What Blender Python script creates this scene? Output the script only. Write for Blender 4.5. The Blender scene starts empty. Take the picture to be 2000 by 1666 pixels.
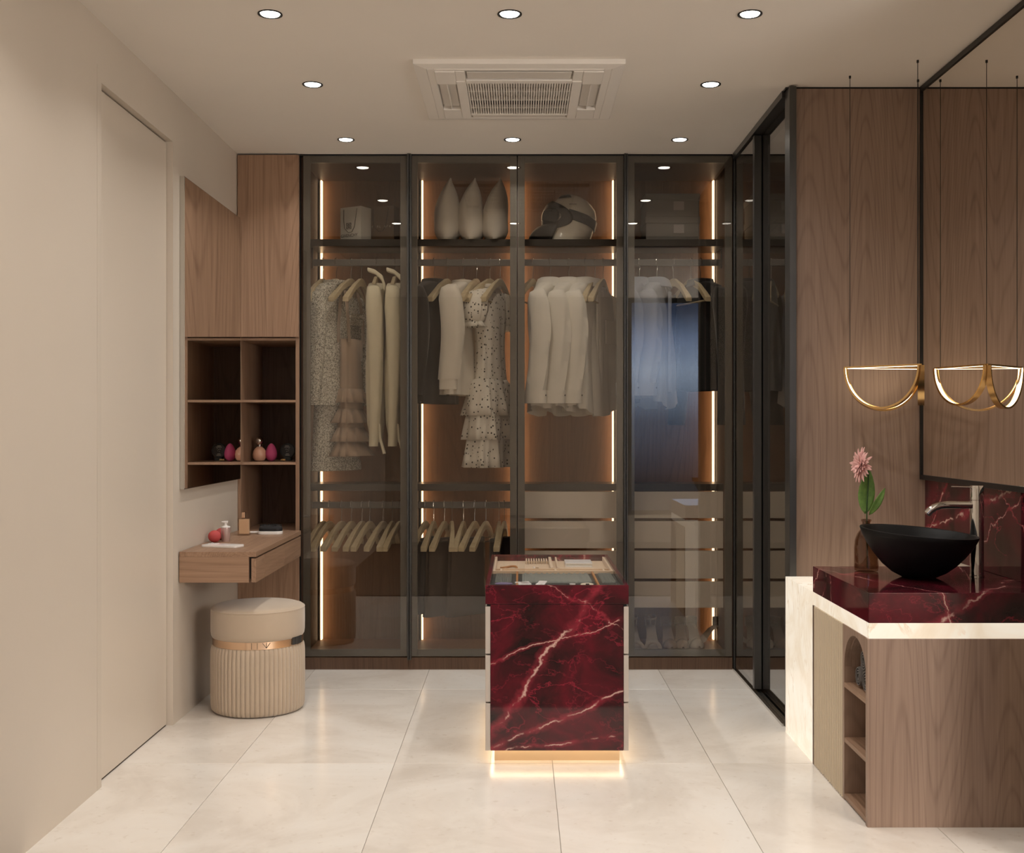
import bpy, bmesh, math, random
from math import sin, cos, pi, radians, sqrt
from mathutils import Vector, Matrix

random.seed(7)
SC = bpy.context.scene
COL = SC.collection
F = 2200.0            # focal length in pixels of the 2000 px wide frame
CH = 1.2735           # camera height
CX, CY = 1014.0, 833.0
D = 5.898             # wardrobe door plane
CEIL = 2.70

# ------------------------------------------------------------------ camera
cam = bpy.data.cameras.new('camera')
cam.sensor_width = 36.0
cam.lens = F / 2000.0 * 36.0
cam.shift_x = -(CX - 1000.0) / 2000.0
cam.clip_start = 0.05
cam_o = bpy.data.objects.new('camera', cam)
COL.objects.link(cam_o)
cam_o.location = (0, 0, CH)
cam_o.rotation_euler = (radians(90), 0, 0)
SC.camera = cam_o

# ------------------------------------------------------------------ world, exposure, lights
SC.view_settings.view_transform = 'Standard'
SC.view_settings.look = 'None'
SC.view_settings.exposure = 0.14
SC.view_settings.gamma = 1.0
SC.view_settings.use_curve_mapping = False
SC.cycles.max_bounces = 10
SC.cycles.diffuse_bounces = 4
SC.cycles.glossy_bounces = 5
SC.cycles.transparent_max_bounces = 24
SC.cycles.sample_clamp_indirect = 4.0
SC.cycles.use_denoising = True

W = bpy.data.worlds.new('dusk')
SC.world = W
W.use_nodes = True
wn = W.node_tree
wn.nodes.clear()
wo = wn.nodes.new('ShaderNodeOutputWorld')
wb = wn.nodes.new('ShaderNodeBackground')
wtc = wn.nodes.new('ShaderNodeTexCoord')
wsx = wn.nodes.new('ShaderNodeSeparateXYZ')
wr = wn.nodes.new('ShaderNodeValToRGB')
wmr = wn.nodes.new('ShaderNodeMapRange')
wmr.inputs['From Min'].default_value = -0.25
wmr.inputs['From Max'].default_value = 0.75
wn.links.new(wtc.outputs['Generated'], wsx.inputs[0])
wn.links.new(wsx.outputs['Z'], wmr.inputs['Value'])
wn.links.new(wmr.outputs[0], wr.inputs[0])
e = wr.color_ramp.elements
e[0].position = 0.0; e[0].color = (0.03, 0.035, 0.045, 1)
e[1].position = 1.0; e[1].color = (0.04, 0.07, 0.16, 1)
for p, c in ((0.20, (0.035, 0.04, 0.05, 1)), (0.255, (0.17, 0.21, 0.29, 1)), (0.300, (0.62, 0.76, 1.0, 1)), (0.324, (0.38, 0.49, 0.74, 1)), (0.350, (0.05, 0.075, 0.14, 1))):
    q = e.new(p); q.color = c
wn.links.new(wr.outputs[0], wb.inputs[0])
wb.inputs[1].default_value = 3.2
wn.links.new(wb.outputs[0], wo.inputs[0])

LIGHT_X = (-0.861, -0.033, 0.798)
LIGHT_Y = (3.894, 4.696, 5.598)
WARM = (1.0, 0.962, 0.91)
SPOT_W = 3.1
FRONT_ROW_Y = 3.06

def spot(name, x, y, z, w):
    l = bpy.data.lights.new(name, 'AREA')
    l.energy = w; l.color = WARM; l.shape = 'DISK'; l.size = .060; l.spread = radians(128)
    o = bpy.data.objects.new(name, l)
    COL.objects.link(o); o.location = (x, y, z)
    return o

# ------------------------------------------------------------------ materials
class NT:
    def __init__(s, name):
        s.m = bpy.data.materials.new(name); s.m.use_nodes = True
        s.t = s.m.node_tree; s.t.nodes.clear()
        s.out = s.t.nodes.new('ShaderNodeOutputMaterial')
    def n(s, typ, **kw):
        nd = s.t.nodes.new('ShaderNode' + typ)
        for k, v in kw.items(): setattr(nd, k, v)
        return nd
    def l(s, a, b): s.t.links.new(a, b)
    def val(s, sock, v):
        if hasattr(v, 'is_linked') or hasattr(v, 'links'): s.l(v, sock)
        else: sock.default_value = v
    def math(s, op, a, b=0.0, clamp=False):
        nd = s.n('Math', operation=op, use_clamp=clamp)
        s.val(nd.inputs[0], a); s.val(nd.inputs[1], b)
        return nd.outputs[0]
    def mix(s, f, a, b):
        nd = s.n('Mix', data_type='RGBA')
        s.val(nd.inputs[0], f); s.val(nd.inputs[6], a); s.val(nd.inputs[7], b)
        return nd.outputs[2]
    def coord(s, scale=(1, 1, 1), rot=(0, 0, 0), rand=True):
        tc = s.n('TexCoord'); mp = s.n('Mapping')
        mp.inputs['Scale'].default_value = scale
        mp.inputs['Rotation'].default_value = rot
        if rand:
            oi = s.n('ObjectInfo'); mu = s.n('Vector' + 'Math', operation='MULTIPLY')
            s.l(oi.outputs['Random'], mu.inputs[0]); mu.inputs[1].default_value = (13.1, 7.7, 5.3)
            ad = s.n('VectorMath', operation='ADD')
            s.l(tc.outputs['Object'], ad.inputs[0]); s.l(mu.outputs[0], ad.inputs[1])
            s.l(ad.outputs[0], mp.inputs[0])
        else:
            s.l(tc.outputs['Object'], mp.inputs[0])
        return mp.outputs[0]
    def noise(s, vec, scale, detail=2.0, rough=0.5, dist=0.0):
        nd = s.n('TexNoise')
        s.l(vec, nd.inputs['Vector'])
        nd.inputs['Scale'].default_value = scale; nd.inputs['Detail'].default_value = detail
        nd.inputs['Roughness'].default_value = rough; nd.inputs['Distortion'].default_value = dist
        return nd.outputs['Fac']
    def ramp(s, fac, stops):
        nd = s.n('ValToRGB'); s.l(fac, nd.inputs[0])
        els = nd.color_ramp.elements
        while len(els) < len(stops): els.new(0.5)
        for i, (p, c) in enumerate(stops):
            els[i].position = p; els[i].color = (c[0], c[1], c[2], 1) if hasattr(c, '__len__') else (c, c, c, 1)
        return nd.outputs[0]
    def bsdf(s, col=(.8, .8, .8), rough=.5, metal=0.0, spec=.5, bump=None, bump_s=.1, bump_d=.002, **kw):
        b = s.n('BsdfPrincipled')
        c = col if not isinstance(col, tuple) else (col[0], col[1], col[2], 1)
        s.val(b.inputs['Base Color'], c); s.val(b.inputs['Roughness'], rough)
        s.val(b.inputs['Metallic'], metal); s.val(b.inputs['Specular IOR Level'], spec)
        for k, v in kw.items():
            v = (v[0], v[1], v[2], 1) if isinstance(v, tuple) else v
            s.val(b.inputs[k.replace('_', ' ')], v)
        if bump is not None:
            bp = s.n('Bump'); bp.inputs['Strength'].default_value = bump_s; bp.inputs['Distance'].default_value = bump_d
            s.l(bump, bp.inputs['Height']); s.l(bp.outputs[0], b.inputs['Normal'])
        return b.outputs[0]
    def done(s, sh):
        s.l(sh, s.out.inputs[0]); return s.m

M = {}
def plain(name, col, rough=.5, metal=0., spec=.5, **kw):
    t = NT(name); M[name] = t.done(t.bsdf(col, rough, metal, spec, **kw)); return M[name]

def paint(name, col, rough, spec=.5, var=.04):
    t = NT(name); v = t.coord(rand=False)
    n = t.noise(v, 1.6, 3); c = t.mix(n, tuple(x * (1 - var) for x in col) + (1,), tuple(x * (1 + var) for x in col) + (1,))
    f = t.noise(v, 260, 2)
    M[name] = t.done(t.bsdf(c, rough, 0, spec, bump=f, bump_s=.03, bump_d=.0006))
paint('wall_paint', (.63, .555, .47), .42, .45)
paint('ceiling_paint', (.88, .82, .745), .8, .2)
paint('taupe_paint', (.60, .54, .47), .7, .2)
plain('door_paint', (.65, .57, .48), .34, 0, .5)

def wood(name, light, dark, axis='Z', rough=.42, ring=34.0):
    t = NT(name)
    sc = {'Z': (1, 1, .075), 'Y': (1, .075, 1), 'X': (.075, 1, 1)}[axis]
    fi = {'Z': (1, 1, .018), 'Y': (1, .018, 1), 'X': (.018, 1, 1)}[axis]
    v = t.coord(sc); v2 = t.coord(fi)
    big = t.noise(v, 1.9, 2)
    n = t.noise(v, 2.9, 1.4, .35, .12)
    s = t.math('SINE', t.math('MULTIPLY', n, ring * 10.0))
    s = t.math('MULTIPLY_ADD', s, .5); 
    s.node.inputs[2].default_value = .5
    s = t.math('POWER', s, 7.0)
    f = t.noise(v2, 210, 3, .65)
    f2 = t.noise(v2, 62, 3, .6)
    a = t.math('MULTIPLY', s, t.math('MULTIPLY', big, .60))
    for nz, k_ in ((f, 1.0), (f2, 1.2), (big, .32)):
        a = t.math('ADD', a, t.math('MULTIPLY', t.math('SUBTRACT', nz, .5), k_))
    a = t.math('ADD', a, .30, True)
    c = t.mix(a, light + (1,), dark + (1,))
    M[name] = t.done(t.bsdf(c, rough, 0, .35, bump=f, bump_s=.12, bump_d=.0008))
WL, WD = (.365, .228, .148), (.20, .114, .070)
wood('wood_grey', (.385, .272, .208), (.232, .155, .116), 'Z')
wood('wood_v', WL, WD, 'Z'); wood('wood_y', WL, WD, 'Y'); wood('wood_x', WL, WD, 'X')
wood('wood_dark', (.15, .088, .056), (.075, .042, .027), 'Z', .5)
wood('wood_back', (.28, .145, .075), (.18, .09, .045), 'Z', .5)
wood('floor_dark_wood', (.19, .15, .12), (.11, .085, .065), 'Y', .45)
wood('hanger_wood', (.60, .50, .33), (.45, .36, .22), 'X', .42, 14)
wood('drawer_wood', (.50, .36, .22), (.36, .25, .15), 'X', .5, 20)

def marble_red(name, veins):
    """burgundy marble; veins: (ax, ay, az, offset, wobble, width) lines a.p + offset = 0 in object space"""
    t = NT(name); v = t.coord(rand=False)
    cloud = t.noise(v, 5.5, 4, .55, .6)
    c = t.ramp(cloud, [(.30, (.012, .008, .008)), (.45, (.050, .008, .012)), (.60, (.120, .008, .018)), (.78, (.062, .008, .013))])
    bl = t.noise(v, 17, 3, .5)
    c = t.mix(t.math('MULTIPLY', bl, .45), c, (.028, .011, .012, 1))
    wob = t.noise(v, 5.0, 5, .62, .3)
    fine = t.noise(v, 42, 4, .6)
    # ridged crimson threads
    for sc_, wd, op, seed in ((3.1, .010, .75, 0.0), (6.3, .012, .45, 3.3)):
        mp = t.n('Mapping'); t.l(v, mp.inputs[0]); mp.inputs['Location'].default_value = (seed, seed * 2, 1.7)
        mp.inputs['Rotation'].default_value = (.2, .6, .3); mp.inputs['Scale'].default_value = (1, 1, 1.6)
        n = t.noise(mp.outputs[0], sc_, 6, .58, .35)
        d = t.math('ABSOLUTE', t.math('SUBTRACT', n, .5))
        k = t.math('SUBTRACT', 1.0, t.math('DIVIDE', d, wd), True)
        msk = t.ramp(t.noise(mp.outputs[0], 2.7, 2), [(.48, 0), (.62, 1)])
        k = t.math('MULTIPLY', t.math('MULTIPLY', k, msk), op)
        c = t.mix(k, c, (.30, .022, .045, 1))
    sx = t.n('SeparateXYZ'); t.l(v, sx.inputs[0])
    for (ax, ay, az, off, wb_, wd) in veins:
        q = t.math('MULTIPLY', sx.outputs[0], ax)
        q = t.math('ADD', q, t.math('MULTIPLY', sx.outputs[1], ay))
        q = t.math('ADD', q, t.math('MULTIPLY', sx.outputs[2], az))
        q = t.math('ADD', q, off)
        q = t.math('ADD', q, t.math('MULTIPLY', t.math('SUBTRACT', wob, .5), wb_))
        q = t.math('ADD', q, t.math('MULTIPLY', t.math('SUBTRACT', fine, .5), wd * 2.2))
        d = t.math('ABSOLUTE', q)
        k1 = t.math('SUBTRACT', 1.0, t.math('DIVIDE', d, wd * 2.6), True)
        br = t.ramp(t.noise(v, 9, 3), [(.38, .15), (.56, 1)])
        c = t.mix(t.math('MULTIPLY', t.math('MULTIPLY', k1, br), .7), c, (.32, .03, .05, 1))
        k2 = t.math('SUBTRACT', 1.0, t.math('DIVIDE', d, wd * .62), True)
        k2 = t.math('MULTIPLY', k2, t.ramp(t.noise(v, 13, 4), [(.46, 0), (.56, 1)]))
        c = t.mix(k2, c, (.62, .42, .36, 1))
    M[name] = t.done(t.bsdf(c, .06, 0, .5))
marble_red('marble_island', [(-.809, .0, .588, -.266, .13, .010), (-.397, 0, .918, -.156, .07, .007), (-.154, .0, .988, -.084, .06, .005), (-.318, 0, .948, -.442, .10, .004), (.55, 0, .83, -.56, .16, .003)])
marble_red('marble_vanity', [(-.507, .35, .862, -.477, .10, .007), (.939, .345, .5, -.156, .12, .004), (.5, .80, .2, -.28, .2, .004), (-.3, .6, .8, -.72, .16, .004), (.30, .9, -.6, .45, .2, .004)])
marble_red('marble_splash', [(0, .267, .964, -2.06, .10, .010), (0, .80, .6, -4.23, .16, .004), (0, -.6, .8, 1.55, .2, .003), (0, .45, .9, -2.65, .14, .004)])

t = NT('onyx'); v = t.coord(rand=False)
n1 = t.noise(v, 4, 5, .6, 1.2)
mp = t.n('Mapping'); t.l(v, mp.inputs[0]); mp.inputs['Scale'].default_value = (1, 1, .38); mp.inputs['Rotation'].default_value = (.25, .1, 0)
n2 = t.noise(mp.outputs[0], 6, 5, .6, .7)
d = t.math('ABSOLUTE', t.math('SUBTRACT', n2, .5)); k = t.math('SUBTRACT', 1.0, t.math('DIVIDE', d, .022), True)
k = t.math('MULTIPLY', k, t.ramp(n1, [(.42, 0), (.62, 1)]))
c = t.ramp(n1, [(.3, (.80, .65, .47)), (.5, (.95, .85, .70)), (.7, (1.0, .93, .81))])
c = t.mix(t.math('MULTIPLY', k, .75), c, (.58, .37, .17, 1))
b = t.n('BsdfPrincipled'); b.inputs['Base Color'].default_value = (.42, .36, .28, 1); b.inputs['Roughness'].default_value = .15
t.l(c, b.inputs['Emission Color']); b.inputs['Emission Strength'].default_value = .68
M['onyx'] = t.done(b.outputs[0])

t = NT('floor_tile'); v = t.coord()
n1 = t.noise(v, 1.7, 5, .6, .8); n2 = t.noise(v, 9, 5, .62); n3 = t.noise(v, 34, 3)
c = t.ramp(n1, [(.32, (.72, .655, .585)), (.5, (.83, .775, .71)), (.66, (.88, .84, .785))])
c = t.mix(t.ramp(n2, [(.53, 0), (.72, .6)]), c, (.86, .81, .74, 1))
c = t.mix(t.ramp(n3, [(.62, 0), (.76, .38)]), c, (.60, .51, .42, 1))
M['floor_tile'] = t.done(t.bsdf(c, t.math('MULTIPLY_ADD', n2, .10), 0, .45))
for l in t.t.nodes:
    if l.type == 'MATH' and l.operation == 'MULTIPLY_ADD': l.inputs[2].default_value = .12
plain('grout', (.36, .31, .26), .9)

def glass(name, tint, r0=.045, rmax=1.0, power=5.0):
    t = NT(name)
    lw = t.n('LayerWeight'); lw.inputs[0].default_value = .5
    f = t.math('POWER', lw.outputs['Facing'], power)
    f = t.math('ADD', t.math('MULTIPLY', f, rmax - r0), r0, True)
    tr = t.n('BsdfTransparent'); tr.inputs[0].default_value = tint + (1,)
    gl = t.n('BsdfGlossy'); gl.inputs['Roughness'].default_value = 0.0; gl.inputs[0].default_value = (1, 1, 1, 1)
    mx = t.n('MixShader'); t.l(f, mx.inputs[0]); t.l(tr.outputs[0], mx.inputs[1]); t.l(gl.outputs[0], mx.inputs[2])
    M[name] = t.done(mx.outputs[0])
glass('smoked_glass', (.84, .82, .79), .052, .85)
glass('side_glass', (.60, .58, .55), .08, .95, 3.4)
glass('clear_glass', (.97, .97, .97), .02, .28)
glass('window_glass', (.93, .95, .97), .04, .8)
glass('amber_glass', (.70, .60, .52), .05, .8)
glass('perfume_glass', (.95, .90, .84), .04, .8)
plain('mirror', (.86, .84, .80), .0, 1.0)
plain('bronze_mirror', (.84, .80, .75), .0, 1.0)
plain('frame_metal', (.17, .16, .14), .38, .35, .5)
plain('black_metal', (.018, .018, .018), .35, .4)
plain('dark_metal', (.085, .083, .08), .32, .6)
plain('rail_metal', (.17, .165, .155), .4, .6)
plain('shelf_dark', (.075, .066, .058), .3)
plain('chrome', (.72, .71, .69), .06, 1.0)
plain('steel', (.62, .60, .56), .22, 1.0)
plain('silver_ball', (.55, .50, .47), .08, 1.0)
plain('gold', (.62, .40, .17), .24, 1.0)
plain('rose_gold', (.80, .57, .40), .2, 1.0)
plain('perfume_gold', (.78, .58, .40), .35, .2)
plain('plinth_gold', (.74, .56, .36), .4, .4)
plain('black_ceramic', (.0045, .0045, .005), .5, 0, .25)
plain('beige_drawer', (.84, .77, .68), .4, 0, .4)
plain('greige', (.50, .44, .39), .4)
plain('white_plastic', (.90, .85, .79), .4)
plain('louver', (.74, .69, .63), .45)
plain('slot_dark', (.02, .017, .015), .8)
plain('paper_white', (.62, .60, .54), .7)
plain('paper_brown', (.16, .10, .055), .7)
plain('ink', (.02, .018, .015), .6)
plain('ink_pale', (.50, .46, .38), .6)
plain('box_grey', (.20, .19, .17), .7)
plain('label_pale', (.36, .34, .33), .6)
plain('helmet_white', (.74, .71, .62), .22)
plain('goggle_dark', (.016, .014, .013), .4)
plain('goggle_lens', (.02, .018, .016), .06, 0, .8)
plain('pink_sponge', (.46, .055, .15), .7)
plain('pink_pale', (.50, .17, .22), .7)
plain('red_sponge', (.48, .068, .068), .75)
plain('peach', (.66, .36, .24), .25)
plain('pump_pink', (.60, .45, .42), .2, .5)
plain('phone_white', (.82, .79, .76), .15)
plain('phone_mark', (.42, .38, .36), .3)
plain('bristle', (.012, .011, .012), .8)
plain('green_stem', (.030, .075, .018), .5)
plain('felt_dark', (.035, .036, .032), .95)
plain('scarf_grey', (.16, .17, .15), .9)
plain('cushion_violet', (.16, .13, .22), .9)
plain('amber_wood', (.40, .17, .05), .5)
plain('cream', (.66, .56, .42), .6)
plain('leather_white', (.62, .56, .49), .35)
plain('leather_nude', (.40, .31, .26), .35)
plain('towel_grey', (.15, .137, .128), 1.0)

def emit(name, col, st):
    t = NT(name); em = t.n('Emission'); em.inputs[0].default_value = col + (1,); em.inputs[1].default_value = st
    M[name] = t.done(em.outputs[0])
emit('lamp_lens', (1.0, .93, .82), 14.0)
emit('led_wardrobe', (1.0, .70, .42), 3.7)
emit('led_island', (1.0, .76, .48), 5.5)
emit('led_pendant', (1.0, .85, .62), 5.0)
emit('fill_emit', (1.0, .95, .895), 26.0)  # emission of the bedroom fill globes added behind the camera

def fabric(name, col, var=.12, scale=500, rough=.95, sheen=.25, wr=True):
    t = NT(name); v = t.coord()
    n = t.noise(v, 7, 3, .55)
    c = t.mix(n, tuple(x * (1 - var) for x in col) + (1,), tuple(min(1, x * (1 + var)) for x in col) + (1,))
    f = t.noise(v, scale, 2)
    M[name] = t.done(t.bsdf(c, rough, 0, .2, bump=f, bump_s=.25, bump_d=.001, Sheen_Weight=sheen))
fabric('white_cotton', (.80, .77, .70)); fabric('off_white', (.74, .69, .60)); fabric('cream_wool', (.72, .66, .50))
fabric('black_wool', (.012, .011, .011)); fabric('charcoal_wool', (.045, .042, .040)); fabric('brown_wool', (.10, .075, .058))
fabric('pale_blue_reflect', (.40, .43, .50)); fabric('nude_sheer', (.42, .31, .23)); fabric('pillow_cloth', (.70, .66, .58))  # blue shirt cloth has the door's blue reflection put into its colour
fabric('velvet_beige', (.50, .40, .30), .10, 700, .85, .5); fabric('felt_beige', (.62, .46, .31), .08, 400)

t = NT('polka'); v = t.coord(rand=False)
vo = t.n('TexVoronoi'); t.l(v, vo.inputs['Vector']); vo.inputs['Scale'].default_value = 46; vo.inputs['Randomness'].default_value = .85
dot = t.math('LESS_THAN', vo.outputs['Distance'], .23)
c = t.mix(dot, (.78, .74, .66, 1), (.02, .018, .016, 1))
M['polka'] = t.done(t.bsdf(c, .85, 0, .2))
t = NT('tweed'); v = t.coord(rand=False)
n = t.noise(v, 270, 3, .7); n2 = t.noise(v, 110, 2, .6)
c = t.ramp(t.math('ADD', t.math('MULTIPLY', n, .7), t.math('MULTIPLY', n2, .3)), [(.40, (.06, .055, .05)), (.47, (.30, .28, .24)), (.54, (.80, .76, .66))])
M['tweed'] = t.done(t.bsdf(c, .95, 0, .1, bump=n, bump_s=.5, bump_d=.002))
t = NT('leaf'); v = t.coord(rand=False); n = t.noise(v, 60, 3)
c = t.mix(n, (.075, .17, .045, 1), (.24, .40, .09, 1)); M['leaf'] = t.done(t.bsdf(c, .5, 0, .3))
t = NT('petal'); v = t.coord(rand=False); n = t.noise(v, 45, 2)
c = t.mix(n, (.72, .33, .32, 1), (.88, .62, .56, 1)); M['petal'] = t.done(t.bsdf(c, .7, 0, .2))

# ------------------------------------------------------------------ mesh builder
ORG = {}
class B:
    def __init__(s): s.v = []; s.f = []; s.mi = []
    def add(s, vs, fs, m=0):
        o = len(s.v); s.v += [tuple(p) for p in vs]; s.f += [tuple(i + o for i in f) for f in fs]; s.mi += [m] * len(fs)
        return s
    def box(s, x0, x1, y0, y1, z0, z1, m=0):
        x0, x1 = min(x0, x1), max(x0, x1); y0, y1 = min(y0, y1), max(y0, y1); z0, z1 = min(z0, z1), max(z0, z1)
        vs = [(x, y, z) for z in (z0, z1) for y in (y0, y1) for x in (x0, x1)]
        return s.add(vs, [(0, 2, 3, 1), (4, 5, 7, 6), (0, 1, 5, 4), (2, 6, 7, 3), (0, 4, 6, 2), (1, 3, 7, 5)], m)
    def loft(s, rings, cap0=True, cap1=True, close=True, m=0):
        n = len(rings[0]); vs = [p for r in rings for p in r]; fs = []
        for i in range(len(rings) - 1):
            for j in range(n if close else n - 1):
                k = (j + 1) % n
                fs.append((i * n + j, i * n + k, (i + 1) * n + k, (i + 1) * n + j))
        if cap0: fs.append(tuple(range(n - 1, -1, -1)))
        if cap1: fs.append(tuple((len(rings) - 1) * n + j for j in range(n)))
        return s.add(vs, fs, m)
    def lathe(s, prof, c=(0, 0, 0), n=40, cap0=True, cap1=True, sx=1.0, sy=1.0):
        return s.loft([[(c[0] + r * sx * cos(2 * pi * j / n), c[1] + r * sy * sin(2 * pi * j / n), c[2] + z) for j in range(n)] for r, z in prof], cap0, cap1)
    def tube(s, path, r, n=10, flat=None):
        P = [Vector(p) for p in path]; rings = []
        up = None
        for i, p in enumerate(P):
            d = (P[min(i + 1, len(P) - 1)] - P[max(i - 1, 0)]).normalized()
            if up is None:
                up = Vector((0, 0, 1)) if abs(d.z) < .9 else Vector((1, 0, 0))
            a = d.cross(up).normalized(); up = a.cross(d).normalized(); bb = up
            rr = r[i] if hasattr(r, '__len__') else r
            fl = flat or (1, 1)
            rings.append([tuple(p + a * rr * fl[0] * cos(2 * pi * j / n) + bb * rr * fl[1] * sin(2 * pi * j / n)) for j in range(n)])
        return s.loft(rings)
    def prism(s, poly, axis, a0, a1, m=0):
        """poly of 2-D points extruded on axis: 'y' -> points are (x,z); 'x' -> (y,z); 'z' -> (x,y)"""
        f = {'y': lambda p, a: (p[0], a, p[1]), 'x': lambda p, a: (a, p[0], p[1]), 'z': lambda p, a: (p[0], p[1], a)}[axis]
        return s.loft([[f(p, a0) for p in poly], [f(p, a1) for p in poly]], m=m)
    def xform(s, mat):
        s.v = [tuple(mat @ Vector(p)) for p in s.v]; return s
    def build(s, name, mat, parent=None, smooth=False, bevel=0.0, seg=2, angle=40, solid=0.0, sub=0):
        org = ORG.get(parent, Vector((0, 0, 0))) if parent else Vector((0, 0, 0))
        me = bpy.data.meshes.new(name)
        me.from_pydata([tuple(Vector(p) - org) for p in s.v], [], s.f)
        bm = bmesh.new(); bm.from_mesh(me)
        bmesh.ops.recalc_face_normals(bm, faces=bm.faces); bm.to_mesh(me); bm.free()
        for m in (mat if isinstance(mat, (list, tuple)) else [mat]): me.materials.append(M[m])
        if any(s.mi): me.polygons.foreach_set('material_index', s.mi)
        if smooth:
            me.shade_smooth(); me.set_sharp_from_angle(angle=radians(angle))
        o = bpy.data.objects.new(name, me); COL.objects.link(o)
        if parent: o.parent = parent
        ORG[o] = org
        if solid:
            q = o.modifiers.new('solid', 'SOLIDIFY'); q.thickness = solid; q.offset = 0
        if sub:
            q = o.modifiers.new('sub', 'SUBSURF'); q.levels = sub; q.render_levels = sub
        if bevel:
            q = o.modifiers.new('bevel', 'BEVEL'); q.width = bevel; q.segments = seg; q.limit_method = 'ANGLE'; q.angle_limit = radians(35)
        return o

def tag(o, label=None, cat=None, group=None, kind=None):
    if label: o['label'] = label
    if cat: o['category'] = cat
    if group: o['group'] = group
    if kind: o['kind'] = kind
    return o
def thing(name, label, cat, loc=(0, 0, 0), group=None, kind=None):
    o = bpy.data.objects.new(name, None); COL.objects.link(o); o.location = loc
    o.empty_display_size = .05
    ORG[o] = Vector(loc)
    return tag(o, label, cat, group, kind)
def structure(name, b, mat, label, parent=None, **kw):
    o = b.build(name, mat, parent, **kw)
    return tag(o, label, None, None, 'structure')
def kids(o): return [c for c in KID.get(o, [])]
KID = {}
def copy_tree(o, loc=None, rz=None, label=None, group=None):
    def rec(src, par):
        c = src.copy(); COL.objects.link(c)
        if par: c.parent = par
        for ch in src.children: rec(ch, c)
        return c
    r = rec(o, None)
    if loc is not None: r.location = loc
    if rz is not None: r.rotation_euler = (0, 0, rz)
    if label: r['label'] = label
    if group: r['group'] = group
    return r
def at(px, py, s):                       # point seen at pixel (px,py) at scale s px/m
    return ((px - CX) / s, F / s, CH - (py - CY) / s)
def arc(cx, cy, r, a0, a1, n): return [(cx + r * cos(radians(a0 + (a1 - a0) * i / n)), cy + r * sin(radians(a0 + (a1 - a0) * i / n))) for i in range(n + 1)]
def rrect(x0, x1, y0, y1, r, n=5):
    p = []
    for cx, cy, a in ((x1 - r, y1 - r, 0), (x0 + r, y1 - r, 90), (x0 + r, y0 + r, 180), (x1 - r, y0 + r, 270)):
        p += arc(cx, cy, r, a, a + 90, n)
    return p

# ================================================================== THE ROOM
XL, XR, XG = -1.475, 1.716, 1.12         # left wall, right wall, sliding glass plane
YB = 6.45                                # back wall
YT = 3.33                                # threshold to the dim bedroom behind the photographer
fl = structure('floor', B().box(XL - .05, XR + .02, YT, YB, -.06, -.004), 'grout', 'pale tiled floor of the dressing room')
xs = [-1.671, -1.071, -.471, .126, .729, 1.329, 1.929]
ys = [YT + .012, 4.26, 5.46, 6.44]
for i in range(len(xs) - 1):
    for j in range(len(ys) - 1):
        x0, x1 = max(xs[i], XL - .03), min(xs[i + 1], XR)
        B().box(x0 + .0009, x1 - .0009, ys[j] + .0009, ys[j + 1] - .0009, -.004, 0).build('tile', 'floor_tile', fl, bevel=.0007, seg=1)
structure('floor_rear', B().box(-1.6, 3.3, -.7, YT - .03, -.06, -.001), 'floor_dark_wood', 'dark wood floor of the dim bedroom behind the camera')
structure('trim_1', B().box(XL, 2.4, YT - .03, YT + .012, -.05, .004), 'black_metal', 'black threshold strip between tiles and dark wood floor')
structure('trim_2', B().box(XL + .001, 2.4, YT - .05, YT + .012, CEIL - .075, CEIL), 'black_metal', 'black head track in the ceiling over the threshold')
structure('ceiling', B().box(-1.6, 3.3, -.7, YB + .1, CEIL, CEIL + .08), 'ceiling_paint', 'smooth beige ceiling with recessed downlights')

# left wall with the door opening and the fine groove beside it
dY0, dY1, dZ = 3.978, 4.80, 2.487
w = B()
w.box(-1.62, XL, -.7, 3.9365, 0, CEIL)
w.box(-1.62, XL, 3.9385, dY0, 0, 2.54).box(-1.62, XL - .004, 3.936, 3.939, 0, 2.54).box(-1.62, XL, 3.9365, dY0, 2.54, CEIL)
w.box(-1.62, XL, dY0, dY1, dZ, CEIL)
w.box(-1.62, XL, dY1, YB, 0, CEIL)
w.box(-1.66, -1.60, dY0 - .1, dY1 + .1, 0, CEIL)
structure('wall_left', w, 'wall_paint', 'satin beige left wall')
dr = structure('door_1', B().box(-1.545, -1.502, dY0 + .003, dY1 - .004, .006, dZ - .006), 'door_paint', 'tall flush beige door set into the left wall', bevel=.0015)
structure('wall_back', B().box(-1.62, XR + .1, YB, YB + .1, 0, CEIL), 'taupe_paint', 'wall behind the wardrobes')
structure('wall_right', B().box(XR, XR + .1, YT - .03, YB, 0, CEIL), 'taupe_paint', 'right wall carrying mirror and backsplash')
w = B().box(3.2, 3.3, -.7, YT, 0, CEIL).box(1.53, 3.2, YT - .1, YT - .03, 0, CEIL)  # unseen stub reaches inward to keep fill light off the vanity end
structure('wall_right_rear', w, 'taupe_paint', 'bedroom wall behind the camera on the right, stub extended to shade the vanity')
wx0, wx1, wz0, wz1 = 1.19, 2.3, .30, 2.69
w = B().box(-1.62, wx0, -.7, -.6, 0, CEIL).box(wx1, 3.3, -.7, -.6, 0, CEIL).box(wx0, wx1, -.7, -.6, 0, wz0).box(wx0, wx1, -.7, -.6, wz1, CEIL)
structure('wall_rear', w, 'taupe_paint', 'bedroom wall with a window far behind the camera')
w = B()
for a in ((wx0, wx0 + .05, wz0, wz1), (wx1 - .05, wx1, wz0, wz1), (wx0, wx1, wz0, wz0 + .05), (wx0, wx1, wz1 - .05, wz1)):
    w.box(a[0], a[1], -.68, -.62, a[2], a[3])
wi = structure('window_1', w, 'black_metal', 'bedroom window to the blue dusk')
B().box(wx0 + .05, wx1 - .05, -.654, -.648, wz0 + .05, wz1 - .05).build('window_pane', 'window_glass', wi)
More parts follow.
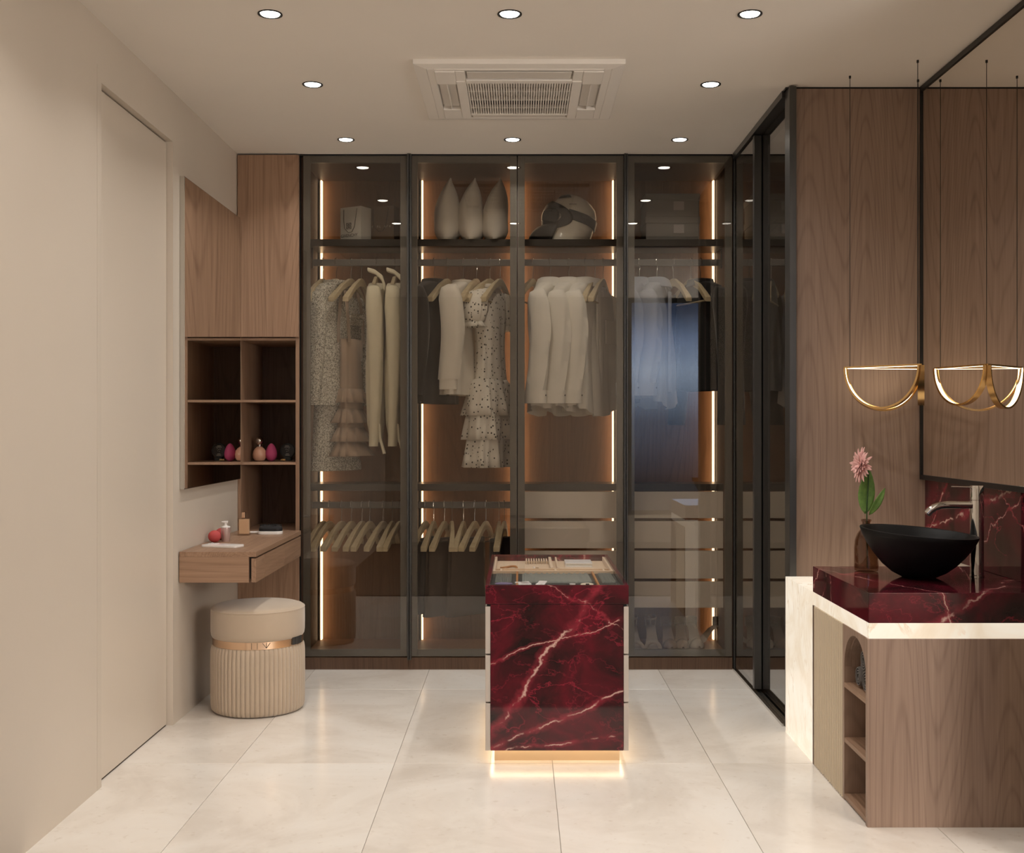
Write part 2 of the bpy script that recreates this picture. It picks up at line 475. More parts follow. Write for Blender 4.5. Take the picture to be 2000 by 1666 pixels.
# timber return wall right of the sliding wardrobe
YR = 4.731
rw = structure('wall_return', B().box(1.157, XR, YR, YR + .05, 0, CEIL - .008), 'wood_grey', 'timber clad return wall behind the pendant lamp')
B().box(XG, XR, YR + .004, YR + .05, CEIL - .008, CEIL).build('shadow_gap', 'black_metal', rw)

# ------------------------------------------------------------------ downlights
def downlight():
    root = thing('downlight', 'x', 'ceiling light', (0, 0, CEIL))
    b = B().loft([[(r * cos(2 * pi * j / 36), r * sin(2 * pi * j / 36), CEIL + z) for j in range(36)] for r, z in ((.0425, 0.0), (.0425, -.003), (.039, -.004), (.034, -.0015), (.033, 0.0))], False, False)
    b.build('trim_ring', 'black_metal', root, smooth=True)
    B().lathe([(.033, -.0005), (.031, -.003), (.0, -.0036)], (0, 0, CEIL), 32, False, False).build('lens', 'lamp_lens', root, smooth=True)
    return root
d0 = downlight()
where = {0: 'nearest row', 1: 'middle row beside the air conditioner', 2: 'back row before the wardrobe'}
side = {0: 'left', 1: 'centre', 2: 'right'}
first = True
for j, y in enumerate(LIGHT_Y):
    for i, x in enumerate(LIGHT_X):
        if j == 1 and i == 1: continue
        lab = 'round recessed downlight with black rim, %s one of the %s' % (side[i], where[j])
        if first: o = d0; first = False; o.location = (x, y, CEIL); tag(o, lab, None, 'recessed ceiling downlights')
        else: o = copy_tree(d0, (x, y, CEIL), None, lab, 'recessed ceiling downlights')
        spot('downlight_beam', x, y, CEIL - .0045, SPOT_W)
for x, w_, sd in zip(LIGHT_X, (1.0, 1.0, 1.0), ('left', 'centre', 'right')):  # extra row out of view, added to light the front
    copy_tree(d0, (x, FRONT_ROW_Y, CEIL), None, '%s added fill downlight over the bedroom threshold, outside the view' % sd, 'recessed ceiling downlights')
    spot('downlight_beam', x, FRONT_ROW_Y, CEIL - .0045, SPOT_W * w_)

for ly, nm in ((.10, 'rear'), (1.15, 'front')):  # unseen globes added as soft fill for the dressing room
    bl = thing('fill_globe', '%s unseen fill globe added in the bedroom behind the camera' % nm, 'pendant lamp', (2.75, ly, 1.75), 'added bedroom fill globes')
    gk = 24
    B().lathe([(.27 * sin(pi * q / gk) + .001, -.27 * cos(pi * q / gk)) for q in range(gk + 1)], (2.75, ly, 1.75), 40, False, False).build('fill_sphere', 'fill_emit', bl, smooth=True)
    B().tube([(2.75, ly, 2.02), (2.75, ly, 2.4), (2.75, ly, CEIL - .02)], .004, 8).build('cable', 'ink', bl)
    B().lathe([(.05, -.025), (.05, 0)], (2.75, ly, CEIL), 24).build('canopy', 'ink', bl, smooth=True)

# ------------------------------------------------------------------ air conditioner cassette
ac = thing('air_conditioner', 'white four-way cassette air conditioner with slatted grille in the ceiling', 'air conditioner', (0, 4.77, CEIL))
ax0, ax1, ay0, ay1 = -.414, .414, 4.372, 5.172
zt = CEIL - .018
def frame_ring(o, i, z0, z1):     # sloped rectangular ring, outer rect o at z0 to inner rect i at z1
    b = B(); r = lambda q, z: [(q[0], q[2], z), (q[1], q[2], z), (q[1], q[3], z), (q[0], q[3], z)]
    return b.loft([r(o, CEIL), r(o, z0), r(i, z1), r(i, CEIL)], False, False)
frame_ring((ax0, ax1, ay0, ay1), (-.365, .365, 4.42, 5.13), zt, zt - .006).build('outer_frame', 'white_plastic', ac, bevel=.003)
B().box(-.365, .365, 4.42, 5.13, CEIL - .006, CEIL).build('backing_plate', 'louver', ac)
B().box(-.21, .21, 4.90, 4.985, CEIL - .010, CEIL - .0065).build('intake_slot', 'slot_dark', ac)
pl = B()
gx0, gx1, gy0, gy1 = -.215, .215, 4.585, 5.03
pl.box(-.335, -.255, 4.44, 4.60, zt - .012, CEIL - .004).box(.255, .335, 4.44, 4.60, zt - .012, CEIL - .004)
pl.box(-.335, -.255, 4.97, 5.11, zt - .012, CEIL - .004).box(.255, .335, 4.97, 5.11, zt - .012, CEIL - .004)
pl.box(-.255, gx0, 4.56, 5.05, zt - .014, CEIL - .004).box(gx1, .255, 4.56, 5.05, zt - .014, CEIL - .004)
pl.box(gx0, gx1, 4.545, gy0, zt - .014, CEIL - .004).box(gx0, gx1, gy1, 5.055, zt - .014, CEIL - .004)
pl.box(-.255, -.215, 4.44, 4.56, zt - .010, CEIL - .004).box(.215, .255, 4.44, 4.56, zt - .010, CEIL - .004)
pl.box(-.255, -.215, 5.05, 5.11, zt - .010, CEIL - .004).box(.215, .255, 5.05, 5.11, zt - .010, CEIL - .004)
pl.box(-.365, -.335, 4.42, 5.13, zt - .006, CEIL - .004).box(.335, .365, 4.42, 5.13, zt - .006, CEIL - .004)
pl.box(-.335, .335, 4.42, 4.44, zt - .008, CEIL - .004).box(-.335, .335, 5.11, 5.13, zt - .008, CEIL - .004)
pl.build('front_panel', 'white_plastic', ac, bevel=.003)
g = B()
for i in range(41):
    x = gx0 + (gx1 - gx0) * (i + .5) / 41
    g.box(x - .0027, x + .0027, gy0, gy1, zt - .012, zt + .004)
for y in (4.70, 4.82, 4.94): g.box(gx0, gx1, y - .003, y + .003, zt - .011, zt + .003)
gr = g.build('intake_grille', 'white_plastic', ac); gr['kind'] = 'stuff'
B().box(gx0, gx1, gy0, 4.89, CEIL - .012, CEIL - .0065).build('filter', 'louver', ac)
for nm, (x0, x1, y0, y1) in {'near': (-.208, .208, 4.455, 4.535), 'far': (-.208, .208, 5.06, 5.105)}.items():
    fl_ = B().box(x0, x1, y0, y1, zt - .008, zt - .003); fl_.build('louver', 'louver', ac, bevel=.002)
for sx in (-1, 1):
    x0, x1 = (.262, .328)
    q = B().box(sx * x0, sx * x1, 4.615, 4.955, zt + .002, zt + .005); q.build('louver', 'louver', ac)
    B().box(sx * (x0 + .031), sx * (x0 + .035), 4.61, 4.965, zt - .010, zt + .004).build('louver_bar', 'white_plastic', ac)

# ================================================================== LEFT SIDE
# shelf tower
TX0, TX1 = -1.4735, -1.150
tw = thing('shelf_tower', 'tall walnut tower with open compartments left of the glass wardrobe', 'shelf unit', (-1.31, 6.16, 0))
zs = [1.737, 1.413, 1.0858, .735]
B().box(TX0, TX0 + .016, D, 6.42, 0, 2.69).build('side_panel', 'wood_v', tw, bevel=.001)
B().box(TX1 - .021, TX1, D, 6.42, 0, 2.69).build('side_panel', 'wood_v', tw, bevel=.001)
B().box(TX0 + .016, TX1 - .021, 6.40, 6.42, 0, 2.69).build('back_panel', 'wood_dark', tw)
B().box(TX0 + .002, TX1 - .002, D - .018, D - .001, 1.741, 2.692).build('upper_door', 'wood_v', tw, bevel=.0012)
for z in zs[:3]:
    th = .013
    B().box(TX0 + .016, TX1 - .021, D + .001, 6.40, z - th, z).build('shelf', 'wood_x', tw, bevel=.0008)
B().box(TX0 + .016, TX1 - .021, D + .001, 6.40, .705, .728).build('shelf', 'wood_x', tw, bevel=.0008)
B().box(TX0 + .016, TX1 - .021, D + .001, D + .02, .0, .703).build('lower_panel', 'wood_v', tw)

# wall mirror
mr = thing('wall_mirror', 'frameless wall mirror above the dressing table reflecting the shelf tower', 'mirror', (XL, 5.39, 1.68))
B().box(XL + .001, XL + .020, 4.893, 5.878, 1.000, 2.362).build('backing', 'steel', mr, bevel=.0006, seg=1)
B().box(XL + .020, XL + .0215, 4.897, 5.876, 1.004, 2.358).build('glass', 'mirror', mr)

# dressing table
DZ = .731
dt = thing('dressing_table', 'floating walnut dressing table with drawers fixed to the left wall', 'dressing table', (-1.31, 5.38, .6))
DX1 = -1.138
B().box(XL + .004, DX1, 4.873, 5.876, DZ - .022, DZ).build('table_top', 'wood_y', dt, bevel=.001)
B().box(XL + .004, DX1 - .032, 4.873, 4.893, .598, DZ - .022).build('front_panel', 'wood_x', dt)
B().box(XL + .004, DX1 - .032, 4.893, 5.876, .600, .612).build('bottom_panel', 'wood_y', dt)
B().box(DX1 - .034, DX1 - .022, 4.893, 5.876, .612, DZ - .022).build('inner_rail', 'slot_dark', dt)
for y0, y1 in ((4.874, 5.048), (5.050, 5.458), (5.460, 5.876)):
    B().box(DX1 - .021, DX1 - .001, y0, y1 - .001, .598, DZ - .029).build('drawer_front', 'wood_y', dt, bevel=.0008)

# pouffe
pf = thing('pouffe_stool', 'round beige velvet pouffe with fluted base and gold band', 'stool', (-1.182, 5.10, 0))
pc = (-1.182, 5.10, 0)
nfl, per = 62, 8
rings = []
for z, rr in ((.004, .196), (.012, .205), (.03, .2085), (.10, .2095), (.20, .2095), (.27, .2085), (.292, .205), (.302, .198)):
    rg = []
    for j in range(nfl * per):
        a = 2 * pi * j / (nfl * per); u = (j % per) / per
        rg.append((pc[0] + (rr - .0065 * (1 - abs(sin(pi * u)) ** .6)) * cos(a), pc[1] + (rr - .0065 * (1 - abs(sin(pi * u)) ** .6)) * sin(a), z))
    rings.append(rg)
B().loft(rings).build('fluted_base', 'velvet_beige', pf, smooth=True, angle=75)
bd = B().lathe([(.190, .298), (.2, .300), (.201, .332), (.190, .334)], pc, 96); bdo = bd.build('gold_band', 'rose_gold', pf, smooth=True)
B().lathe([(.170, .330), (.200, .332), (.2055, .340), (.208, .355), (.2085, .40), (.2083, .448), (.2062, .459), (.199, .4662), (.18, .4722), (.10, .4775), (0.001, .4785)], pc, 96).build('seat_cushion', 'velvet_beige', pf, smooth=True, angle=60)
B().lathe([(.2072, .4545), (.2088, .4570), (.2078, .4600), (.2045, .4612)], pc, 96, False, False).build('piping', 'velvet_beige', pf, smooth=True)
def on_band(a, z, r=.2016): return (pc[0] + r * cos(radians(a)), pc[1] + r * sin(radians(a)), z)
for a in (-85, -78):
    B().tube([on_band(a, .303), on_band(a, .330)], .0009, 6).build('band_seam', 'ink', bdo)
em = B()
for p in (((-71.5, .328), (-66.8, .306)), ((-62, .328), (-66.8, .306)), ((-66.8, .330), (-66.8, .306))):
    em.tube([on_band(p[0][0], p[0][1], .2020), on_band((p[0][0] + p[1][0]) / 2, (p[0][1] + p[1][1]) / 2, .2024), on_band(p[1][0], p[1][1], .2020)], .0010, 6)
em.build('band_emblem', 'ink', bdo)
tb = B()
for k in range(4):
    a0, a1 = -30 + k * 5.2, -25.2 + k * 5.2
    tb.loft([[on_band(a0, z, r) for z, r in ((.304, .2), (.304, .2065), (.337, .2065), (.337, .2))], [on_band(a1, z, r) for z, r in ((.304, .2), (.304, .2065), (.337, .2065), (.337, .2))]])
tb.build('band_clasp', 'dark_metal', bdo, bevel=.001)

# beauty things on the tower shelf
zS = 1.0862
def ball(b, c, rx, ry, rz, n=24, k=14, egg=0.0):
    b.loft([[(c[0] + rx * sin(pi * i / k) * (1 - egg * cos(pi - pi * i / k)) * cos(2 * pi * j / n), c[1] + ry * sin(pi * i / k) * (1 - egg * cos(pi - pi * i / k)) * sin(2 * pi * j / n), c[2] - rz * cos(pi * i / k)) for j in range(n)] for i in range(k + 1)], False, False)
    return b
c0 = at(507, 900, 360.7)
fb = thing('foundation_bottle', 'round peach foundation bottle with silver ball cap on the tower shelf', 'bottle', (c0[0], c0[1], zS))
B().lathe([(.012, 0), (.026, .004), (.035, .018), (.037, .036), (.033, .056), (.023, .070), (.012, .078), (.009, .079)], (c0[0], c0[1], zS), 36).build('bottle_body', 'peach', fb, smooth=True)
ball(B(), (c0[0] - .002, c0[1], zS + .110), .024, .024, .0235).lathe([(.011, .078), (.011, .09)], (c0[0], c0[1], zS), 20).build('ball_cap', 'silver_ball', fb, smooth=True)
c0 = at(530, 900, 360.7)
eg = thing('makeup_sponge', 'pink egg-shaped makeup sponge on the tower shelf', 'sponge', (c0[0], c0[1], zS))
k = 16
B().lathe([(.030 * sin(pi * i / k) * (1 - .22 * cos(pi - pi * i / k)) + (.001 if i in (0, k) else 0), .048 - .048 * cos(pi * i / k)) for i in range(k + 1)], (c0[0], c0[1], zS), 28, False, False).build('sponge_body', 'pink_sponge', eg, smooth=True)
c0 = at(562, 900, 357)
cp = thing('powder_compact', 'round black powder compact standing upright on the tower shelf', 'compact', (c0[0], c0[1], zS))
R_ = .040
disc = lambda r, y0, y1: B().loft([[(c0[0] + r * cos(2 * pi * j / 40), c0[1] + y, zS + .056 + r * sin(2 * pi * j / 40)) for j in range(40)] for y in (y0, y1)])
disc(R_, -.008, .012).build('case', 'goggle_dark', cp, smooth=True, bevel=.003)
ringb = B().loft([[(c0[0] + r * cos(2 * pi * j / 40), c0[1] + y, zS + .056 + r * sin(2 * pi * j / 40)) for j in range(40)] for r, y in ((.039, -.008), (.039, -.012), (.033, -.012), (.032, -.0085))], False, False)
ringb.build('rim', 'ink', cp, smooth=True)
lt = B()
for (x0, x1, z) in ((-.012, .008, .024), (-.016, .014, .017), (-.010, -.004, .006), (.0, .004, .004), (.007, .011, .009), (-.006, .0, -.006), (.004, .008, -.003), (-.008, .008, -.019), (-.012, .012, -.026)):
    lt.box(c0[0] + x0, c0[0] + x1, c0[1] - .0092, c0[1] - .0082, zS + .056 + z, zS + .056 + z + .0026)
lt.build('print_lines', 'ink_pale', cp)
B().box(c0[0] - .020, c0[0] + .020, c0[1] - .02, c0[1] + .02, zS, zS + .0165).build('stand', 'ink', cp, bevel=.002)
B().box(c0[0] - .033, c0[0] - .008, c0[1] - .024, c0[1] - .0205, zS + .003, zS + .010).build('gold_tab', 'gold', cp)

# things on the dressing table
for k_, (px, py, s_) in enumerate(((419, 1060, 417), (432, 1054, 408))):
    c = at(px, py, s_); r = .0295
    o = thing('round_sponge', ('front red ball sponge on the dressing table' if k_ == 0 else 'red ball sponge half hidden behind another sponge and pump bottle'), 'sponge', (c[0], c[1], DZ), 'red ball sponges')
    ball(B(), (c[0], c[1], DZ + r * .96), r, r, r * .96, 30, 18).build('sponge_body', 'red_sponge', o, smooth=True)
c = at(441, 1058, 414)
pb = thing('pump_bottle', 'small pink pump bottle with pale pump on the dressing table', 'bottle', (c[0], c[1], DZ))
B().lathe([(.0175, 0), (.0185, .002), (.0225, .060), (.022, .066), (.018, .067)], (c[0], c[1], DZ), 32).build('bottle_body', 'pump_pink', pb, smooth=True)
B().lathe([(.0215, .067), (.0205, .071), (.009, .075), (.006, .076), (.006, .088)], (c[0], c[1], DZ), 28).build('collar', 'phone_white', pb, smooth=True)
B().box(c[0] - .011, c[0] + .011, c[1] - .007, c[1] + .007, DZ + .088, DZ + .097).box(c[0] - .020, c[0] - .010, c[1] - .003, c[1] + .003, DZ + .090, DZ + .096).build('pump_head', 'phone_white', pb, bevel=.0025)
c = at(477, 1045, 391)
pe = thing('perfume_bottle', 'square gold perfume bottle with tall gold cap on the dressing table', 'bottle', (c[0], c[1], DZ))
B().prism(rrect(c[0] - .030, c[0] + .030, c[1] - .018, c[1] + .018, .004, 3), 'z', DZ, DZ + .086).build('glass_body', 'perfume_glass', pe)
B().prism(rrect(c[0] - .024, c[0] + .026, c[1] - .012, c[1] + .012, .003, 3), 'z', DZ + .008, DZ + .080).build('perfume', 'perfume_gold', pe)
B().box(c[0] - .011, c[0] + .006, c[1] - .0085, c[1] + .0085, DZ + .086, DZ + .115).build('cap', 'rose_gold', pe, bevel=.001)
c = at(528, 1043, 387)
hb = thing('hair_brush', 'white paddle hair brush with black bristles on the dressing table', 'brush', (c[0], c[1], DZ))
B().prism(rrect(c[0] - .062, c[0] + .062, c[1] - .036, c[1] + .036, .030, 6), 'z', DZ, DZ + .016).build('paddle', 'phone_white', hb, bevel=.003)
B().tube([(c[0] - .060, c[1] + .004, DZ + .008), (c[0] - .09, c[1] + .012, DZ + .007), (c[0] - .12, c[1] + .018, DZ + .007)], [.007, .006, .0065], 12).build('handle', 'phone_white', hb, smooth=True)
br = B().loft([[(c[0] + .002 + p[0], c[1] + p[1], DZ + z) for p in rrect(-.058 + i_, .058 - i_, -.032 + i_, .032 - i_, .028 - i_ * .9, 6)] for i_, z in ((0, .016), (.0, .030), (.006, .040), (.016, .045))])
for q in range(90):
    a = random.random() * 2 * pi; r = sqrt(random.random())
    x, y = c[0] + .002 + .054 * r * cos(a), c[1] + .028 * r * sin(a)
    br.tube([(x, y, DZ + .034), (x, y, DZ + .049)], .0012, 4)
br.build('bristles', 'bristle', hb)['kind'] = 'stuff'
c = at(435, 1068, 433)
ph = thing('smartphone', 'white phone lying near the front edge of the dressing table', 'phone', (c[0], c[1], DZ))
pm = Matrix.Translation((c[0], c[1], DZ)) @ Matrix.Rotation(radians(-16), 4, 'Z')
B().prism(rrect(-.088, .088, -.041, .041, .011, 4), 'z', 0, .0105).xform(pm).build('case', 'phone_white', ph, bevel=.002)
B().prism(rrect(-.080, -.035, .002, .036, .008, 4), 'z', .0105, .0125).xform(pm).build('camera_bump', 'phone_white', ph, bevel=.0008)
lp = B()
for x, y in ((-.070, .027), (-.070, .011), (-.050, .019)): lp.lathe([(.0058, .0125), (.0058, .0142), (.001, .0142)], (x, y, 0), 14)
lp.xform(pm).build('camera_lens', 'phone_mark', ph)

# ================================================================== GLASS WARDROBE (four bays)
YBK = 6.40                               # front face of the back panels
ZF, ZC = .067, 2.668
BAYX = [-1.147, -.58, -.01, .555, 1.117]
YS = 6.10                                # front of shelves and drawers
YRAIL = 6.165
desc = ['leftmost glass wardrobe bay holding tweed suit and cream coats', 'second glass wardrobe bay holding pillows and dotted dress',
        'third glass wardrobe bay holding helmet, white shirts and drawers', 'rightmost glass wardrobe bay with storage boxes and drawers']
ledx = [-1.117, -.547, .5295, 1.097]
bays = []
for k in range(4):
    x0, x1 = BAYX[k], BAYX[k + 1]
    wr_ = thing('wardrobe', desc[k], 'wardrobe', ((x0 + x1) / 2, 6.15, 0), 'bays of the glass wardrobe')
    bays.append(wr_)
    a, b_ = x0 + .013, x1 - .013
    if k == 3: b_ = x1 - .010
    B().box(x0 + .0005, a, D + .03, 6.42, ZF, 2.69).build('side_panel', 'wood_dark', wr_)
    B().box(b_, x1 - .0005, D + .03, 6.42, ZF, 2.69).build('side_panel', 'wood_dark', wr_)
    B().box(a, b_, YBK, 6.42, ZF, 2.69).build('back_panel', 'wood_back', wr_)
    B().box(a, b_, D + .03, YBK, ZC, 2.69).build('top_panel', 'wood_dark', wr_)
    B().box(a, b_, D + .03, YBK, .045, ZF).build('floor_panel', 'wood_back', wr_)
    B().box(x0 + .0005, x1 - .0005, D + .004, D + .022, 0.0, ZF - .004).build('plinth', 'wood_dark', wr_)
    # shelves
    B().box(a, b_, YS, YBK - .055, 2.250, 2.288).build('shelf', 'shelf_dark', wr_, bevel=.001)
    # hanging rail
    rl = B().box(a, b_, YRAIL - .007, YRAIL + .007, 2.152, 2.188)
    rl.build('hanging_rail', 'rail_metal', wr_, bevel=.002)
    for x in (a + .004, b_ - .004): B().box(x - .004, x + .004, YRAIL - .012, YRAIL + .012, 2.140, 2.250).build('rail_bracket', 'shelf_dark', wr_)
    B().box(a, b_, YS, YBK - .055, .925, .9625).build('shelf', 'shelf_dark', wr_, bevel=.001)
    if k < 2:
        B().box(a, b_, YRAIL - .007, YRAIL + .007, .826, .862).build('hanging_rail', 'rail_metal', wr_, bevel=.002)
    else:
        for z0, z1 in ((.777, .921), (.614, .761), (.450, .600), (.292, .4335)):
            df = B().box(a + .002, b_ - .002, YS, YS + .018, z0, z1).build('drawer_front', 'beige_drawer', wr_, bevel=.001)
            B().box(a + .02, b_ - .06, YS + .018, YBK - .06, z0 + .01, z1 - .03).build('drawer_box', 'wood_dark', df)
    # LED profiles in the back corners
    sgn = 1 if k < 2 else -1
    lx = ledx[k]
    B().box(lx - sgn * .0105, lx - sgn * .0065, YBK - .050, YBK, ZF + .002, ZC - .004).build('led_profile', 'black_metal', wr_)
    B().box(lx - .0036, lx + .0036, YBK - .045, YBK - .012, ZF + .003, ZC - .005).build('led_strip', 'led_wardrobe', wr_)
    if k in (1, 2):
        lx2 = (b_ - .014) if k == 1 else (a + .014)
        B().box(lx2 + sgn * .0105, lx2 + sgn * .0065, YBK - .050, YBK, ZF + .002, ZC - .004).build('led_profile', 'black_metal', wr_)
        B().box(lx2 - .0036, lx2 + .0036, YBK - .045, YBK - .012, ZF + .003, ZC - .005).build('led_strip', 'led_wardrobe', wr_)
    # door: frame with glass and, on two doors, the long handle profile
    ox0 = [592, 801.5, 1011.5, 1226][k]; ox1 = [795, 1009.5, 1218, 1430][k]
    fx0, fx1 = (ox0 - CX) / 373.0, (ox1 - CX) / 373.0
    fz0, fz1 = .069, 2.692
    fw = .036
    fr = B()
    for q in ((fx0, fx0 + fw, fz0, fz1), (fx1 - fw, fx1, fz0, fz1), (fx0 + fw, fx1 - fw, fz0, fz0 + fw), (fx0 + fw, fx1 - fw, fz1 - fw, fz1)):
        fr.box(q[0], q[1], D + .0045, D + .024, q[2], q[3])
    fo = fr.build('door', 'frame_metal', wr_, bevel=.001)
    gp = B().box(fx0 + .002, fx1 - .002, D, D + .004, fz0 + .002, fz1 - .002)
    gp.build('glass_pane', 'smoked_glass', fo)
    if k in (0, 2):
        hx = (800.0 - CX) / 373. if k == 0 else (1222. - CX) / 373.
        hb_ = B().box(hx - .010, hx - .002, D - .030, D + .010, .055, 2.697).box(hx + .002, hx + .010, D - .024, D + .010, .055, 2.697).box(hx - .003, hx + .003, D - .010, D + .010, .055, 2.697)
        hb_.build('handle', 'dark_metal', fo, bevel=.0015)
# filler strips
tag(B().box(-1.1495, -1.1475, D - .002, 6.42, 0, 2.699).build('wardrobe_filler', 'black_metal'), 'thin black filler strip between shelf tower and glass wardrobe', 'filler strip')
structure('trim_3', B().box(-1.147, 1.117, D + .001, 6.42, 2.6925, CEIL), 'black_metal', 'black shadow gap above the glass wardrobe')

# ------------------------------------------------------------------ sliding wardrobe on the right
sw = thing('sliding_wardrobe', 'side wardrobe with dark smoked glass sliding doors on the right', 'wardrobe', (1.4, 5.3, 0))
B().box(1.128, 1.157, YR - .032, YR + .05, 0, CEIL - .006).build('corner_post', 'dark_metal', sw, bevel=.0015)
B().box(XG - .004, XG + .115, YR + .052, D - .014, CEIL - .03, CEIL - .001).build('top_track', 'dark_metal', sw)
B().box(XG - .004, XG + .003, YR + .052, D - .014, .003, .012).box(XG + .014, XG + .018, YR + .052, D - .014, .003, .012).box(XG + .029, XG + .033, YR + .052, D - .014, .003, .012).box(XG - .004, XG + .115, YR + .052, D - .014, 0, .003).build('floor_track', 'steel', sw)
B().box(XG + .003, XG + .12, D - .012, D + .02, 0, CEIL - .006).build('rear_post', 'dark_metal', sw, bevel=.0015)
def sdoor(y0, y1, x, near):
    f_ = B()
    fw = .028
    for q in ((y0, y0 + fw, .014, CEIL - .034), (y1 - fw, y1, .014, CEIL - .034), (y0 + fw, y1 - fw, .014, .014 + fw), (y0 + fw, y1 - fw, CEIL - .034 - fw, CEIL - .034)):
        f_.box(x + .004, x + .026, q[0], q[1], q[2], q[3])
    o = f_.build('sliding_door', 'dark_metal', sw, bevel=.001)
    B().box(x, x + .004, y0 + .001, y1 - .001, .016, CEIL - .036).build('glass_pane', 'side_glass', o)
    return o
sdoor(4.785, 5.400, XG + .040, True)
o = sdoor(5.412, 5.882, XG + .006, False)
B().box(XG + .002, XG + .037, 5.376, 5.410, .02, CEIL - .037).build('wide_stile', 'dark_metal', o, bevel=.001)
B().box(XR - .02, XR - .002, YR + .06, 6.42, 0, 2.69).build('back_panel', 'wood_dark', sw)
B().box(1.24, XR - .02, YR + .052, YR + .07, 0, 2.69).build('side_panel', 'wood_dark', sw)
B().box(1.238, XR - .02, YR + .07, 6.42, 0.0, .004).build('floor_panel', 'wood_dark', sw)
B().box(1.119, 1.129, D + .03, 6.42, 0, 2.69).build('side_panel', 'wood_dark', sw)
B().box(1.26, XR - .02, YR + .07, D - .02, 2.25, 2.288).build('shelf', 'shelf_dark', sw)

# ================================================================== CLOTHES
def ring(hw, ht, z, n=48, amp=0.0, kf=9, ph=0.0, cx=0.0, cy=0.0, e=.8):
    r = []
    for j in range(n):
        a = 2 * pi * j / n; ca, sa = cos(a), sin(a)
        x = hw * math.copysign(abs(ca) ** e, ca); y = ht * math.copysign(abs(sa) ** e, sa)
        f = 1 + amp * sin(kf * a + ph + z * 5) + amp * .6 * sin((kf * 2 + 1) * a + ph * 2.3)
        r.append((cx + x * (1 + (f - 1) * .25), cy + y * f, z))
    return r
def interp(prof, step=.03):
    out = []
    for p, q in zip(prof[:-1], prof[1:]):
        m = max(1, int(abs(q[0] - p[0]) / step))
        for i in range(m):
            out.append(tuple(p[k] + (q[k] - p[k]) * i / m for k in range(len(p))))
    out.append(prof[-1]); return out
def body(prof, amp=.25, kf=7, ph=0.0, n=56, hem=0.0, cap1=False, top=True):
    pr = interp(prof); z0, z1 = pr[0][0], pr[-1][0]; rs = []
    for q in pr:
        t_ = (q[0] - z0) / (z1 - z0)
        rg = ring(q[1], q[2], q[0], n, amp * min(1, t_ * 1.6), kf, ph, q[3] if len(q) > 3 else 0, q[4] if len(q) > 4 else 0)
        if hem: rg = [(x, y, z - hem * (t_ ** 6) * abs(cos(pi * .5 * x / (q[1] + 1e-5)))) for x, y, z in rg]
        rs.append(rg)
    return B().loft(rs, top, cap1)
def sleeve(sx, z0, z1, x0, x1, w0, w1, d0, d1, amp=.16, ph=0., cy=0.0, bend=.02):
    rs = []; m = 16
    rs.append([(sx * (x0 - .03) + .2 * p[0], cy + .35 * p[1], z0 + .022) for p in ring(d0, w0, 0, 20)])
    for i in range(m + 1):
        t_ = i / m
        hw = d0 + (d1 - d0) * t_; ht = w0 + (w1 - w0) * t_
        if t_ < .1: hw *= .75 + 2.5 * t_; ht *= .7 + 3 * t_
        c_ = (sx * (x0 + (x1 - x0) * t_), cy - bend * sin(pi * t_))
        rs.append([(c_[0] + p[0], c_[1] + p[1], z0 + (z1 - z0) * t_) for p in ring(hw, ht, 0, 20, amp * min(1, 3 * t_), 4, ph + t_ * 3)])
    return B().loft(rs, True, True)

HZ0 = -.105                              # top of a hanger's shoulder bar below the rail's top
def hanger_parts(root, bar=False, sz=.205, dz=.0):
    h = HZ0 - dz
    top = [(-sz, h - .122), (-sz * .83, h - .094), (-sz * .48, h - .040), (-.026, h - .004), (0, h), (.026, h - .004), (sz * .48, h - .040), (sz * .83, h - .094), (sz, h - .122)]
    wd = [.026, .034, .034, .040, .044, .040, .034, .034, .026]
    rs = []
    for (x, z), w_ in zip(top, wd):
        dy = .018 * (abs(x) / sz) ** 1.6; th = .008 + .009 * (abs(x) / sz) ** 1.5
        rs.append([(x, dy - th, z), (x, dy + th, z), (x, dy + th, z - w_), (x, dy - th, z - w_)])
    B().loft(rs).build('shoulder_bar', 'hanger_wood', root, bevel=.003, smooth=True)
    hk = [(0, 0, h - .01), (0, 0, h + .035), (.006, 0, h + .055), (.0125, 0, -.030)]
    hk += [(.0125 * cos(radians(a)), 0, -.008 + .0155 * sin(radians(a))) for a in range(0, 181, 20)] + [(-.0125, 0, -.022), (-.014, 0, -.028)]
    B().tube(hk, .0017, 8).build('hook', 'steel', root, smooth=True)
    if bar:
        B().tube([(-sz * .93, .018, h - .138), (sz * .93, .018, h - .138)], .005, 10).build('trouser_bar', 'hanger_wood', root, smooth=True)
def place(o, px, rz, y=None, zr=2.188):
    yy = y or YRAIL
    o.location = ((px - CX) * yy / F, yy, zr); o.rotation_euler = (0, 0, radians(rz)); return o

H_GROUP = 'wooden hangers on the upper rail'
proto_h = thing('clothes_hanger', 'x', 'hanger', (0, 0, 0)); hanger_parts(proto_h)
proto_hb = thing('clothes_hanger', 'x', 'hanger', (0, 0, 0)); hanger_parts(proto_hb, True)
used = {}
def hang(px, rz, label, bar=False, zr=2.188, group=H_GROUP):
    src = proto_hb if bar else proto_h
    if used.get(bar): o = copy_tree(src)
    else: o = src; used[bar] = True
    tag(o, label, None, group)
    return place(o, px, rz, None, zr)
hang(631, 79, 'pale wooden hanger at the far left of the tweed suit')
hang(657, 59, 'pale wooden hanger carrying the tweed suit')
hang(686, 72, 'pale wooden hanger carrying the nude sheer dress')
hang(706, 79, 'empty pale wooden hanger left of the cream coats')
hang(848, 66, 'pale wooden hanger inside the black jacket', True)
hang(874, 72, 'empty pale wooden hanger between black jacket and white blouse')
hang(905, 70, 'pale wooden hanger holding the plain white blouse')
